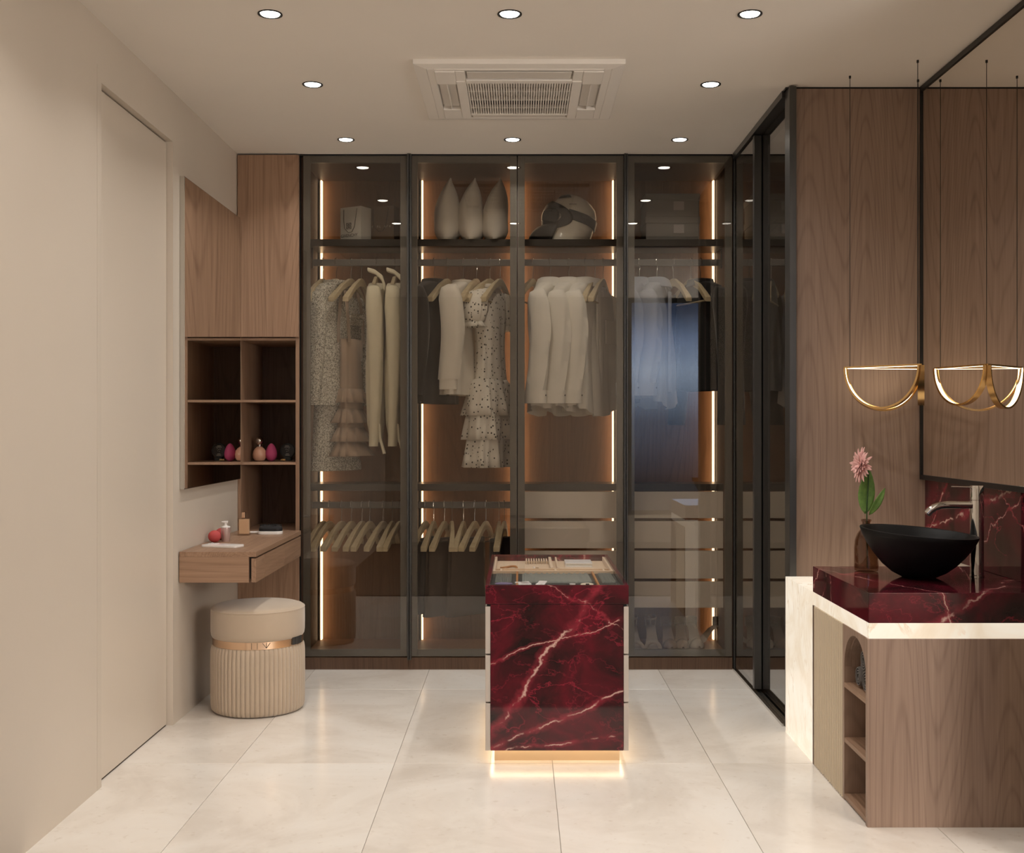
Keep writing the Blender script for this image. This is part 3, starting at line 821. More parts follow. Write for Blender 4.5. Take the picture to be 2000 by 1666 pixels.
hang(931, 74, 'empty wooden hanger with trouser bar between blouse and dotted dress', True)
hang(957, 60, 'pale wooden hanger holding the dotted tiered dress')
hang(977, 70, 'empty wooden hanger with trouser bar right of the dotted dress', True)
hang(1041, 70, 'empty pale wooden hanger left of the row of white shirts', True)
hang(1162, 74, 'empty wooden hanger with trouser bar just right of the third white shirt', True)
hang(1178, 72, 'rightmost wooden hanger with trouser bar in the white shirt bay', True)
hang(1315, 111, 'left empty wooden hanger in front of the grey glass reflection')
hang(1350, 112, 'middle empty wooden hanger in the rightmost bay', True)

# shirts
def shirt(name, label, cat, mat, px, rz, dz=0., group=None, pocket=False, coat=False, hw=.20, own_hanger=True, zend=-.80, y=None, tails=.06):
    r = thing(name, label, cat, (0, 0, 0), group)
    if own_hanger: hanger_parts(r)
    prof = [(-.122, .055, .050), (-.132, .078, .058), (-.152, .13, .055), (-.178, .175, .05), (-.203, hw, .046), (-.25, hw + .006, .050), (-.45, hw - .004, .062), (-.65, hw + .006, .07), (zend, hw + .012, .072)]
    body(prof, .22, 6, random.random() * 6, hem=tails).build('shirt_body', mat, r, smooth=True, angle=70)
    for sx in (-1, 1):
        so = sleeve(sx, -.200, zend + .075, hw - .012, hw + .022, .062, .055, .034, .030, ph=random.random() * 6, cy=-.004).build('sleeve', mat, r, smooth=True, angle=70)
        cu = B().loft([ring(.030, .062, z, 28, 0, 4, 0, sx * (hw + .022), -.004) for z in (zend + .078, zend + .074, zend + .012, zend + .008)], True, True)
        cu.build('cuff', mat, so, smooth=True)
        B().lathe([(.0045, 0), (.0045, .003)], (0, 0, 0), 10).xform(Matrix.Translation((sx * (hw + .026), -.066, zend + .05)) @ Matrix.Rotation(radians(90), 4, 'X')).build('button', 'ink', so)
    co = B()
    co.loft([ring(a_, b_, z, 36, 0, 4, 0) for a_, b_, z in ((.062, .052, -.150), (.064, .054, -.110), (.058, .048, -.102), (.074, .064, -.112), (.090, .080, -.156), (.087, .077, -.160))], False, False)
    for sx in (-1, 1):
        co.add([(sx * .004, -.062, -.150), (sx * .052, -.058, -.140), (sx * .050, -.064, -.172), (sx * .030, -.070, -.205)], [(0, 1, 2, 3)])
    co.build('collar', mat, r, smooth=True, angle=50, solid=.002)
    B().box(-.014, .014, -.081, -.066, zend + .03, -.18).build('placket', mat, r, bevel=.004)
    bt = B()
    if pocket: B().box(.045, .145, -.079, -.070, -.46, -.33).build('pocket', mat, r, bevel=.003)
    return place(r, px, rz, y)
SG = 'white shirts hanging in the third bay'
shirt('dress_shirt', 'first white shirt from the left below the helmet', 'shirt', 'white_cotton', 1075, 66, group=SG)
shirt('dress_shirt', 'second white shirt from the left below the helmet', 'shirt', 'white_cotton', 1111, 66, group=SG)
shirt('dress_shirt', 'third white shirt from the left below the helmet', 'shirt', 'white_cotton', 1143, 66, group=SG)
shirt('dress_shirt', 'wide white shirt with chest pocket at the right end of the white row', 'shirt', 'white_cotton', 1152, 48, group=SG, pocket=True, own_hanger=False, y=6.20)
shirt('dress_shirt', 'pale shirt with blue reflection in its colour at the far left of the rightmost bay', 'shirt', 'pale_blue_reflect', 1249, 66, group='pale shirts in the rightmost bay', zend=-.76)
shirt('dress_shirt', 'pale shirt with blue reflection in its colour second from left in the rightmost bay', 'shirt', 'pale_blue_reflect', 1283, 66, group='pale shirts in the rightmost bay', zend=-.76)

# plain white blouse (bay 2)
r = thing('blouse', 'plain off-white blouse with long sleeve beside the dotted dress', 'blouse', (0, 0, 0))
prof = [(-.125, .06, .05), (-.145, .10, .055), (-.165, .16, .05), (-.185, .20, .045), (-.25, .205, .05), (-.5, .21, .062), (-.745, .225, .07)]
body(prof, .16, 5, .8).build('blouse_body', 'off_white', r, smooth=True, angle=70)
for sx in (-1, 1):
    so = sleeve(sx, -.175, -.665, .19, .205, .066, .055, .034, .03, amp=.08, ph=1.2 * sx).build('sleeve', 'off_white', r, smooth=True, angle=70)
    B().loft([ring(.028, .05, z, 28, 0, 4, 0, sx * .205) for z in (-.662, -.666, -.715, -.718)]).build('cuff', 'off_white', so, smooth=True)
B().loft([ring(a_, b_, z, 36) for a_, b_, z in ((.058, .05, -.14), (.060, .052, -.118), (.066, .058, -.120), (.070, .062, -.146))], False, False).build('collar', 'off_white', r, smooth=True, solid=.002)
place(r, 905, 70)

# dark jackets
def jacket(label, px, rz, mat, hw, zend, zsl, group=None, y=None):
    r = thing('jacket', label, 'jacket', (0, 0, 0), group)
    prof = [(-.118, .055, .05), (-.135, .09, .06), (-.155, .15, .058), (-.175, hw - .02, .055), (-.195, hw, .052), (-.3, hw, .06), (-.5, hw - .008, .07), (zend, hw + .012, .075)]
    body(prof, .10, 5, .4).build('jacket_body', mat, r, smooth=True, angle=70)
    for sx in (-1, 1):
        so = sleeve(sx, -.185, zsl, hw - .01, hw + .02, .068, .05, .04, .034, amp=.06, ph=sx).build('sleeve', mat, r, smooth=True, angle=70)
        B().loft([ring(.035, .051, z, 24, 0, 4, 0, sx * (hw + .02)) for z in (zsl + .03, zsl + .028, zsl - .004, zsl - .006)]).build('cuff', mat, so, smooth=True)
    lp_ = B()
    for sx in (-1, 1):
        lp_.add([(sx * .055, -.055, -.125), (sx * .10, -.064, -.20), (sx * .075, -.074, -.26), (sx * .006, -.082, -.42), (sx * .02, -.072, -.24)], [(0, 1, 2, 3, 4)])
    lp_.build('lapel', mat, r, solid=.003)
    B().loft([ring(a_, b_, z, 36) for a_, b_, z in ((.058, .05, -.14), (.060, .052, -.110), (.068, .06, -.112), (.078, .07, -.15))], False, False).build('collar', mat, r, smooth=True, solid=.002)
    return place(r, px, rz, y)
jacket('black jacket hanging at the left of the second bay', 848, 66, 'black_wool', .215, -.79, -.74)
jk = jacket('black jacket with long sleeve at the right end of the wardrobe', 1368, 122, 'black_wool', .185, -.72, -.90)
hanger_parts(jk, False, .20)

# cream coats (bay 1)
def coat(label, px, rz):
    r = thing('coat', label, 'coat', (0, 0, 0), 'long cream coats in the leftmost bay')
    hanger_parts(r, sz=.155, dz=-.012)
    prof = [(-.135, .05, .04), (-.16, .10, .05), (-.185, .16, .048), (-.215, .185, .045), (-.3, .19, .044), (-.6, .185, .046), (-.9, .165, .036), (-1.0, .12, .022)]
    body(prof, .18, 5, 1.0).build('coat_body', 'cream_wool', r, smooth=True, angle=70)
    for sx in (-1, 1):
        sleeve(sx, -.175, -1.02 if sx < 0 else -.96, .165, .165, .050, .022, .042, .026, amp=.10, ph=sx * 2, bend=.012).build('sleeve', 'cream_wool', r, smooth=True, angle=70)
    wv = B().prism([(.030, -.070), (.030, -.092), (-.012, -.106), (-.046, -.140), (-.060, -.20), (-.066, -.165), (-.050, -.112), (-.010, -.082)], 'x', -.20, -.165)
    wv.build('collar_flap', 'cream_wool', r, bevel=.006)
    B().tube([(-.17, -.03, -.90), (-.17, -.036, -.98), (-.17, -.058, -1.06)], [.010, .013, .015], 10, (.6, 1)).build('belt_end', 'cream_wool', r, smooth=True)
    return place(r, px, rz)
coat('left long cream coat hanging under the paper bags', 735, 92)
coat('right long cream coat hanging next to the door post', 771, 92)

# tweed suit (bay 1)
r = thing('tweed_jacket', 'black and white tweed jacket with pockets in the leftmost bay', 'jacket', (0, 0, 0))
prof = [(-.128, .06, .05), (-.142, .11, .055), (-.170, .155, .05), (-.21, .178, .048), (-.35, .175, .056), (-.6, .17, .062), (-.80, .18, .066)]
jb = body(prof, .06, 4, .3).build('jacket_body', 'tweed', r, smooth=True, angle=70)
for sx in (-1, 1):
    sleeve(sx, -.20, -.80, .165, .205, .062, .052, .038, .034, amp=.05, ph=.5, bend=.012).build('sleeve', 'tweed', r, smooth=True, angle=70)
for z0, z1 in ((-.62, -.54), (-.36, -.30), (-.80, -.775)):
    pk = B().box(.02, .13, -.082, -.062, z0, z1); po = pk.build('pocket', 'tweed', r, bevel=.003)
    B().box(.015, .135, -.088, -.062, z1 - .022, z1 + .004).build('pocket_flap', 'tweed', po, bevel=.003)
B().loft([ring(a_, b_, z, 36) for a_, b_, z in ((.058, .05, -.145), (.058, .05, -.118), (.072, .062, -.120), (.08, .07, -.148))], False, False).build('collar', 'tweed', r, smooth=True, solid=.003)
place(r, 657, 59)
r = thing('tweed_skirt', 'long black and white tweed skirt hanging below the tweed jacket', 'skirt', (0, 0, 0))
B().loft([ring(hw, ht, z, 48, .05, 4, .3) for z, hw, ht in ((-.60, .14, .045), (-.82, .15, .056), (-1.0, .16, .062), (-1.15, .168, .064))], True, False).build('skirt_body', 'tweed', r, smooth=True, angle=70)
B().loft([ring(hw, ht, z, 48, .05, 4, .3) for z, hw, ht in ((-1.105, .168, .066), (-1.108, .172, .070), (-1.152, .174, .072), (-1.155, .170, .066))], False, False).build('hem_band', 'tweed', r, smooth=True)
place(r, 657, 54, 6.18)

# nude sheer dress (bay 1)
r = thing('sheer_dress', 'nude sleeveless dress with ruffled hem beside the tweed suit', 'dress', (0, 0, 0))
N = 40
def nude(z, hw, ht, ph=.3): return ring(hw, ht, z, 48, .10, 5, ph)
bd_ = B().loft([nude(z, hw, ht) for z, hw, ht in ((-.44, .125, .05), (-.55, .12, .05), (-.70, .13, .055), (-.85, .135, .058), (-1.02, .16, .065))], False, False)
bd_.build('dress_body', 'nude_sheer', r, smooth=True, angle=70, solid=.002)
for sx in (-1, 1):
    st_ = B().loft([[(sx * x - .02, y, z), (sx * x + .02, y, z), (sx * x + .02, y + .004, z), (sx * x - .02, y + .004, z)] for x, y, z in ((.105, -.045, -.46), (.112, -.04, -.36), (.105, -.022, -.23), (.095, 0, -.172), (.105, .03, -.23), (.112, .04, -.36), (.105, .045, -.46))])
    st_.build('shoulder_strap', 'nude_sheer', r, smooth=True)
for z0, f0 in ((-.71, 1.0), (-.82, 1.05), (-.92, 1.12), (-1.00, 1.2)):
    B().loft([ring(.135 * f0, .060 * f0, z0, 64, .05, 5, .3), ring(.15 * f0, .075 * f0, z0 - .04, 64, .2, 9, 1), ring(.168 * f0, .088 * f0, z0 - .075, 64, .34, 9, 1.2)], False, False).build('ruffle', 'nude_sheer', r, smooth=True, angle=80, solid=.002)
r.scale = (.80, .72, 1)
place(r, 686, 72)

# polka dot dress (bay 2)
r = thing('dotted_dress', 'white dress with black dots and tiered ruffled skirt', 'dress', (0, 0, 0))
body([(-.155, .05, .045), (-.17, .10, .05), (-.19, .145, .052), (-.22, .155, .055), (-.32, .145, .062), (-.42, .125, .062), (-.50, .120, .06), (-.62, .135, .068), (-.685, .15, .075)], .10, 5, .2).build('bodice', 'polka', r, smooth=True, angle=70)
for z0, z1, h0, h1, t0, t1 in ((-.66, -.855, .145, .205, .075, .12), (-.83, -.985, .175, .205, .10, .122), (-.96, -1.135, .18, .20, .105, .118)):
    B().loft([ring(h0 + (h1 - h0) * t_ ** .6, t0 + (t1 - t0) * t_ ** .6, z0 + (z1 - z0) * t_, 80, .03 + .14 * t_, 8, z0 * 9) for t_ in (0, .12, .3, .5, .75, 1)], True, False).build('skirt_tier', 'polka', r, smooth=True, angle=80, solid=.002)
for sx in (-1, 1):
    pu = B().loft([ring(a_, b_, z, 32, .12, 6, sx, sx * cx_) for z, a_, b_, cx_ in ((-.175, .02, .03, .13), (-.19, .045, .055, .15), (-.24, .058, .072, .172), (-.30, .06, .076, .185), (-.345, .048, .062, .19), (-.355, .042, .056, .19))], True, True)
    po = pu.build('puff_sleeve', 'polka', r, smooth=True, angle=70)
    B().loft([ring(.042, .056, -.352, 40, 0, 6, 0, sx * .19), ring(.044, .058, -.362, 40, .1, 11, 0, sx * .19), ring(.054, .070, -.382, 40, .2, 11, 0, sx * .19)], False, False).build('sleeve_ruffle', 'polka', po, smooth=True, solid=.002)
B().loft([ring(a_, b_, z, 36) for a_, b_, z in ((.056, .048, -.165), (.058, .05, -.140), (.068, .06, -.142), (.076, .066, -.160))], False, False).build('collar', 'polka', r, smooth=True, solid=.002)
r.scale = (.86, .92, 1)
place(r, 957, 60, 6.165)

# lower hangers
LR = .862
low1 = [(631, 77), (643, 79), (667, 76), (686, 78), (707, 78), (722, 78), (748, 77), (766, 82), (781, 78)]
low2 = [(831, 79), (847, 84), (868, 80), (883, 98), (905, 85), (927, 77), (949, 76), (975, 92), (985, 84)]
ordn = ['first', 'second', 'third', 'fourth', 'fifth', 'sixth', 'seventh', 'eighth', 'ninth']
LG = 'empty wooden hangers on the lower rails'
for bi, lst in enumerate((low1, low2)):
    for i, (px, rz) in enumerate(lst):
        o = copy_tree(proto_h, None, None, '%s wooden hanger from the left on the lower rail of the %s bay' % (ordn[i], ('leftmost', 'second')[bi]), LG)
        place(o, px, rz, None, LR)
def trousers(label, px, rz, mat, zend, w=.10):
    r = thing('trousers', label, 'trousers', (0, 0, 0), 'trousers on the lower rail of the second bay')
    B().tube([(-.17, .02, -.205), (.17, .02, -.205)], .004, 8).build('trouser_bar', 'steel', r, smooth=True)
    for y0 in (-.004, .028):
        B().loft([ring(w + (.0 if i < 5 else .006 * (i - 4)), .014 + .003 * sin(i), -.198 - (zend + .198) * -1 * i / 8, 32, .22, 4, i * .2 + y0 * 30, 0, .008 + y0 * .6) for i in range(9)], True, True).build('leg', mat, r, smooth=True, angle=70)
    return place(r, px, rz, None, LR)
trousers('charcoal trousers folded over the first hanger in the second bay', 838, 66, 'charcoal_wool', -.60)
trousers('brown trousers folded over the third hanger in the second bay', 872, 40, 'brown_wool', -.62, .12)
trousers('brown trousers hanging behind the fifth hanger in the second bay', 915, 40, 'brown_wool', -.62, .12)
trousers('black trousers behind the last hangers in the second bay', 982, 62, 'black_wool', -.55)

# ------------------------------------------------------------------ on the top shelves
ZSH = 2.2885
# paper bags
def bag(name, label, x0, x1, y0, y1, h, rz, mat, cords, side_fold=True):
    cx_, cy_ = (x0 + x1) / 2, (y0 + y1) / 2
    r = thing(name, label, 'paper bag', (cx_, cy_, ZSH), 'paper bags on the top shelf')
    w_, d_ = (x1 - x0) / 2, (y1 - y0) / 2
    m_ = Matrix.Translation((cx_, cy_, ZSH)) @ Matrix.Rotation(radians(rz), 4, 'Z')
    b = B()
    o_ = [(-w_, -d_), (w_, -d_), (w_ * .96, 0), (w_, d_), (-w_, d_), (-w_ * .96, 0)]
    b.loft([[(p[0], p[1], z) for p in o_] for z in (0, h)], True, False)
    b.xform(m_).build('bag_body', mat, r, solid=.0015)
    c_ = B()
    for yy in (-d_ - .003, d_ + .003):
        pts = [(-.045, yy, h - .012), (-.045, yy * 1.02, h - .07), (-.038, yy * 1.05, h - .115), (-.012, yy * 1.06, h - .14), (.012, yy * 1.06, h - .138), (.03, yy * 1.05, h - .11), (.038, yy * 1.02, h - .06), (.045, yy, h - .012)]
        c_.tube(pts, .0015, 6)
    c_.xform(m_).build('cord_handle', cords, r, smooth=True)
    return r, m_, w_, d_
c = at(695, 468, 355)
bg, bm_, w_, d_ = bag('paper_bag', 'white paper bag with black monogram on the top shelf', c[0] - .070, c[0] + .070, c[1] - .045, c[1] + .045, .185, -30, 'paper_white', 'ink')
mono = B()
def gg(ox, oz, fx, fz, s_=.0155):
    for (x0, x1, z0, z1) in ((0, 1, .80, 1), (0, .2, 0, 1), (0, 1, 0, .2), (.8, 1, 0, .58), (.42, 1, .42, .6), (.42, .58, .42, .62)):
        xa, xb = sorted((ox + fx * (1 - x0) * s_, ox + fx * (1 - x1) * s_)); za, zb = sorted((oz + fz * z0 * s_, oz + fz * z1 * s_))
        mono.box(xa, xb, -d_ - .0022, -d_ - .0009, za, zb)
for fx in (-1, 1):
    for fz in (-1, 1): gg(-.012 + fx * .0012, .082 + fz * .0014, fx, fz)
mono.xform(bm_).build('monogram', 'ink', bg)
def text(body_, size, mat, name, parent, mtx):
    cu = bpy.data.curves.new(name, 'FONT'); cu.body = body_; cu.size = size; cu.align_x = 'CENTER'; cu.extrude = .0003
    tmp = bpy.data.objects.new('tmp', cu); COL.objects.link(tmp)
    dg = bpy.context.evaluated_depsgraph_get()
    me = bpy.data.meshes.new_from_object(tmp.evaluated_get(dg))
    bpy.data.objects.remove(tmp)
    me.transform(mtx); 
    org = ORG.get(parent, Vector((0, 0, 0)))
    me.transform(Matrix.Translation(-org)); me.materials.clear(); me.materials.append(M[mat])
    o = bpy.data.objects.new(name, me); COL.objects.link(o); o.parent = parent; ORG[o] = org
    return o
text('GIVENCHY', .0235, 'ink', 'lettering', bg, bm_ @ Matrix.Translation((-.010, -d_ - .0012, .022)) @ Matrix.Rotation(radians(90), 4, 'X'))
c = at(749, 468, 352)
bg2, bm2, w_, d_ = bag('paper_bag', 'brown paper bag with pale print behind the white bag', c[0] - .076, c[0] + .076, c[1] - .04, c[1] + .04, .20, -14, 'paper_brown', 'ink')
pr_ = B()
rq = random.Random(5)
for k in range(9):
    x = -.066 + k * .0145; w_ = rq.choice((.006, .008, .009))
    if k in (2, 5): continue
    pr_.box(x, x + .0018, -d_ - .002, -d_ - .0009, .082, .093)
    if k % 3 != 1: pr_.box(x + w_ - .0018, x + w_, -d_ - .002, -d_ - .0009, .082, .093)
    if k % 2: pr_.box(x + .0018, x + w_ - .0018, -d_ - .002, -d_ - .0009, .0912, .093)
    else: pr_.box(x + .0018, x + w_ - .0018, -d_ - .002, -d_ - .0009, .082, .0838)
pr_.xform(bm2).build('faded_print', 'ink_pale', bg2)

# pillows
pg = 'pillows standing on the top shelf'
for i, (px, nm) in enumerate(((875, 'left'), (922, 'middle'), (970, 'right'))):
    c = at(px, 468, 355)
    r = thing('pillow', '%s of the three white pillows standing on the top shelf' % nm, 'pillow', (c[0], 6.215, ZSH), pg)
    b = B(); rs = []; Hh = .335
    for q in range(25):
        t_ = q / 24; z = Hh * t_
        th = .071 * (min(1, (t_ + .06) / .22) ** .5) * (1 - max(0, (t_ - .25) / .75) ** 2.9) + .002
        dp = .140 * (1 - .25 * max(0, (t_ - .6) / .4) ** 2)
        sh = .004 * sin(4 * t_ + i * 2) + .026 * max(0, (t_ - .45) / .55) ** 1.6 - .006
        rg = []
        for j in range(40):
            a = 2 * pi * j / 40; ca, sa = cos(a), sin(a)
            wr2 = 1 + .035 * sin(5 * a + 7 * t_ + i)
            rg.append((c[0] + sh + th * wr2 * math.copysign(abs(ca) ** .9, ca), 6.215 + dp * math.copysign(abs(sa) ** .8, sa), ZSH + z))
        rs.append(rg)
    b.loft(rs).build('cover', 'pillow_cloth', r, smooth=True, angle=80)
    B().tube([(c[0] + .020, 6.215 - .1, ZSH + Hh - .004), (c[0] + .020, 6.215 + .1, ZSH + Hh - .004)], .004, 8).build('seam', 'pillow_cloth', r, smooth=True)

# helmet
c = at(1110, 468, 355)
hm = thing('ski_helmet', 'white helmet with dark goggles on the top shelf', 'helmet', (c[0], 6.215, ZSH))
HP = [(0, -.150, .120), (.03, -.135, .130), (.05, -.122, .137), (.09, -.112, .150), (.13, -.108, .156), (.17, -.103, .150), (.20, -.092, .130), (.225, -.076, .106), (.245, -.055, .076), (.258, -.032, .042), (.265, -.010, .012)]
def hx(z):
    for a_, b_ in zip(HP[:-1], HP[1:]):
        if a_[0] <= z <= b_[0]:
            t_ = (z - a_[0]) / (b_[0] - a_[0]); return a_[1] + (b_[1] - a_[1]) * t_, a_[2] + (b_[2] - a_[2]) * t_
    return HP[-1][1:]
def hp(z, ang, k=1.0, fwd=0.0):
    l_, r__ = hx(min(max(z, 0), .265)); cx_, rx = (l_ + r__) / 2, (r__ - l_) / 2; ry = rx * .84 if z > .05 else rx * .8
    x = cx_ + rx * k * cos(ang); y = ry * k * sin(ang)
    if cos(ang) < 0: x += fwd * cos(ang) ** 2 * -1
    return (c[0] + x, 6.215 + y, ZSH + z)
B().loft([[hp(z, 2 * pi * j / 48) for j in range(48)] for z in [q[0] for q in interp(HP, .012)]]).build('shell', 'helmet_white', hm, smooth=True, angle=60)
def mask(z0, z1, n_, smax, smin, fw0, k0):
    rows = []; zm, zh = (z0 + z1) / 2, (z1 - z0) / 2
    for q in range(n_ + 1):
        u_ = -1 + 2 * q / n_; b_ = sqrt(max(0, 1 - u_ * u_)); zz = zm + zh * u_
        sp = smin + (smax - smin) * b_; row = []
        for j in range(27):
            dv_ = sp * (2 * j / 26 - 1)
            row.append(hp(zz + .030 * (cos(radians(dv_)) - .55), radians(180 + dv_), k0 + .012 * b_, fw0 * (.25 + .75 * b_)))
        rows.append(row)
    return B().loft(rows, False, False, False)
m = 26
go_ = mask(.050, .208, 14, 90, 16, .030, 1.03).build('goggle_frame', 'goggle_dark', hm, smooth=True, angle=80, solid=.010)
mask(.080, .182, 10, 66, 30, .030, 1.075).build('lens', 'goggle_lens', go_, smooth=True, angle=80, solid=.003)
rows = []
for dz_ in (-.026, -.02, .02, .026):
    rows.append([hp(.115 + .055 * (abs(a_) / 95) ** 1.3 - .035 + dz_, radians(a_), 1.045 if abs(dz_) < .025 else 1.02) for a_ in range(-100, 101, 8)])
B().loft(rows, False, False, False).build('strap', 'goggle_dark', hm, smooth=True, angle=80, solid=.004)
rows = []
for zz, kk, fw in ((.0, 1.04, .062), (.03, 1.05, .070), (.055, 1.06, .066), (.078, 1.05, .050), (.09, 1.02, .03)):
    rows.append([hp(zz, radians(180 - 62 + 124 * j / m), kk, fw) for j in range(m + 1)])
B().loft(rows, False, False, False).build('chin_guard', 'goggle_dark', hm, smooth=True, angle=80, solid=.008)
B().loft([[hp(z_, radians(a_), k_) for a_ in (215, 235, 255, 272)] for z_, k_ in ((.235, 1.0), (.238, 1.05), (.250, 1.08), (.255, 1.0))], False, False, False).build('vent', 'goggle_dark', hm, solid=.004)
B().box(c[0] + .002, c[0] + .040, 6.215 - .1255, 6.215 - .11, ZSH + .188, ZSH + .191).build('badge_line', 'label_pale', hm)

# storage boxes
c = at(1310, 468, 355)
z = ZSH
for nm, hgt in (('lower', .125), ('upper', .125)):
    r = thing('storage_box', '%s grey lidded storage box with pale label in the rightmost bay' % nm, 'box', (c[0], 6.24, z), 'storage boxes on the top shelf')
    B().box(c[0] - .145, c[0] + .145, 6.12, 6.365, z, z + hgt - .03).build('box_body', 'box_grey', r, bevel=.002)
    B().box(c[0] - .149, c[0] + .149, 6.116, 6.369, z + hgt - .036, z + hgt).build('lid', 'box_grey', r, bevel=.002)
    B().box(c[0] + .005, c[0] + .062, 6.1165, 6.1195, z + .035, z + .082).build('label_card', 'label_pale', r)
    z += hgt + .0005

# shoes in the rightmost bay
def heel(kind, label, px, s_, rz, mat, mirror):
    r = thing(kind, label, 'shoe', (0, 0, 0), 'high heels on the wardrobe floor')
    # side profile along local +y (heel) ; toe at -y
    path = [(-.115, .006), (-.09, .006), (-.06, .008), (-.03, .022), (0, .050), (.03, .078), (.06, .092), (.09, .097), (.105, .098)]
    wid = [.022, .036, .039, .036, .029, .026, .027, .027, .02]
    rs = []
    for (y, z_), w_ in zip(path, wid):
        rs.append([(-w_, y, z_ + .004), (-w_ * .5, y, z_ - .004), (w_ * .5, y, z_ - .004), (w_, y, z_ + .004), (w_ * .5, y, z_ + .005), (-w_ * .5, y, z_ + .005)])
    B().loft(rs).build('sole', mat, r, smooth=True)
    B().lathe([(.006, 0), (.006, .03), (.012, .075), (.022, .096)], (0, .088, 0), 16, True, True, 1, .8).build('heel', mat, r, smooth=True)
    if kind == 'sandal':
        b = B()
        for i_ in range(2):
            y = -.088 + .012 * i_
            b.tube([(-.038 * cos(radians(a_)) , y, .008 + .036 * sin(radians(a_))) for a_ in range(0, 181, 15)], .0045, 8, (1, 2.2))
        b.build('toe_strap', mat, r, smooth=True)
        B().tube([(.031 * cos(radians(a_)), .085 + .034 * sin(radians(a_)), .150 + .006 * sin(radians(a_))) for a_ in range(0, 361, 15)], .004, 8, (1, 1.6)).build('ankle_strap', mat, r, smooth=True)
        b = B()
        for sx in (-1, 1): b.tube([(sx * .024, .095, .10), (sx * .030, .095, .152)], .004, 8)
        b.tube([(0, .110, .098), (0, .119, .152)], .006, 8)
        b.build('heel_strap', mat, r, smooth=True)
    else:
        rs = []
        for y, z_, w_, hh in ((-.125, .004, .008, .014), (-.11, .004, .026, .030), (-.085, .004, .037, .040), (-.06, .006, .039, .045)):
            rs.append([(w_ * cos(radians(a_)), y, z_ + hh * sin(radians(a_))) for a_ in range(0, 181, 18)])
        B().loft(rs, False, False, False).build('vamp', mat, r, smooth=True, solid=.002)
        rs = [[(.030 * cos(radians(a_)), .075 + .034 * sin(radians(a_)) * (1), z_) for a_ in range(-15, 196, 15)] for z_ in (.096, .120, .145)]
        B().loft(rs, False, False, False).build('heel_counter', mat, r, smooth=True, solid=.002)
    r.location = ((px - CX) / s_, F / s_, ZF); r.rotation_euler = (0, 0, radians(rz))
    return r
heel('sandal', 'left white strappy sandal near the wardrobe door post', 1238, 357, 2, 'leather_white', 1)
heel('sandal', 'right white strappy sandal of the white pair', 1273, 357, -2, 'leather_white', 1)
heel('pump_shoe', 'left nude high heel of the middle pair', 1305, 355, 2, 'leather_nude', 1)
heel('pump_shoe', 'right nude high heel of the middle pair', 1330, 355, -3, 'leather_nude', 1)
heel('pump_shoe', 'left pale high heel of the right pair', 1356, 354, 4, 'leather_white', 1)
heel('pump_shoe', 'right pale high heel turned towards the lit corner', 1379, 353, -62, 'leather_white', 1)

# ================================================================== ISLAND
IX0, IX1, IY0, IY1, IZ = -.127, .411, 4.227, 5.240, .678
isl = thing('jewellery_island', 'burgundy marble dressing island with glass top and grey side drawers', 'island', ((IX0 + IX1) / 2, 4.73, 0))
fwd = .018
b = B()
b.box(IX0, IX1, IY0, IY0 + .010, .607, IZ).box(IX0, IX1, IY1 - .016, IY1, .607, IZ).box(IX0, IX0 + .016, IY0 + .010, IY1 - .016, .607, IZ).box(IX1 - .016, IX1, IY0 + .010, IY1 - .016, .607, IZ)
b.box(IX0 + .016, IX1 - .016, IY0 + .010, IY1 - .016, .607, .640)
b.build('top_slab', 'marble_island', isl, bevel=.001)
B().box(IX0 + .0195, IX1 - .0195, IY0 + .0005, IY1 - .0005, .057, .6055).build('marble_body', 'marble_island', isl, bevel=.001)
for sx in (0, 1):
    for z0, z1 in ((.4205, .597), (.2397, .4147), (.057, .234)):
        xa, xb = ((IX0, IX0 + .0185) if sx == 0 else (IX1 - .0185, IX1))
        B().box(xa, xb, IY0 + .001, IY1 - .001, z0, z1).build('drawer_front', 'greige', isl, bevel=.0012)
B().box(IX0 + .006, IX1 - .006, IY0 + .012, IY1 - .012, .598, .606).build('shadow_gap', 'black_metal', isl)
PX0, PX1, PY0, PY1 = -.094, .383, 4.297, 5.17
B().box(PX0, PX1, PY0, PY1, 0, .055).build('plinth', 'plinth_gold', isl)
b = B().box(PX0 - .012, PX1 + .012, PY0 - .020, PY0 - .006, .050, .0565).box(PX0 - .012, PX1 + .012, PY1 + .006, PY1 + .02, .050, .0565)
b.box(PX0 - .016, PX0 - .004, PY0 - .006, PY1 + .006, .050, .0565).box(PX1 + .004, PX1 + .016, PY0 - .006, PY1 + .006, .050, .0565)
b.build('led_strip', 'led_island', isl)
TX_0, TX_1, TY0, TY1 = IX0 + .0165, IX1 - .0165, IY0 + .0105, IY1 - .0165
B().box(TX_0, TX_1, TY0, TY1, IZ - .006, IZ - .0005).build('glass_top', 'clear_glass', isl)
YM = 4.70
zb = .650
B().box(TX_0, TX_1, TY0, YM - .0005, .640, .659).build('dark_tray', 'felt_dark', isl)
tr = B().box(TX_0, TX_1, YM, TY1, .640, zb).build('beige_tray', 'felt_beige', isl)
dv = B(); dv.box(TX_0, TX_1, YM, YM + .012, zb + .0002, IZ - .007).box(TX_0, TX_1, YM + .115, YM + .125, zb, IZ - .012).box(TX_0, TX_0 + .010, YM + .0125, TY1, zb, IZ - .008).box(TX_1 - .010, TX_1, YM + .0125, TY1, zb, IZ - .008)
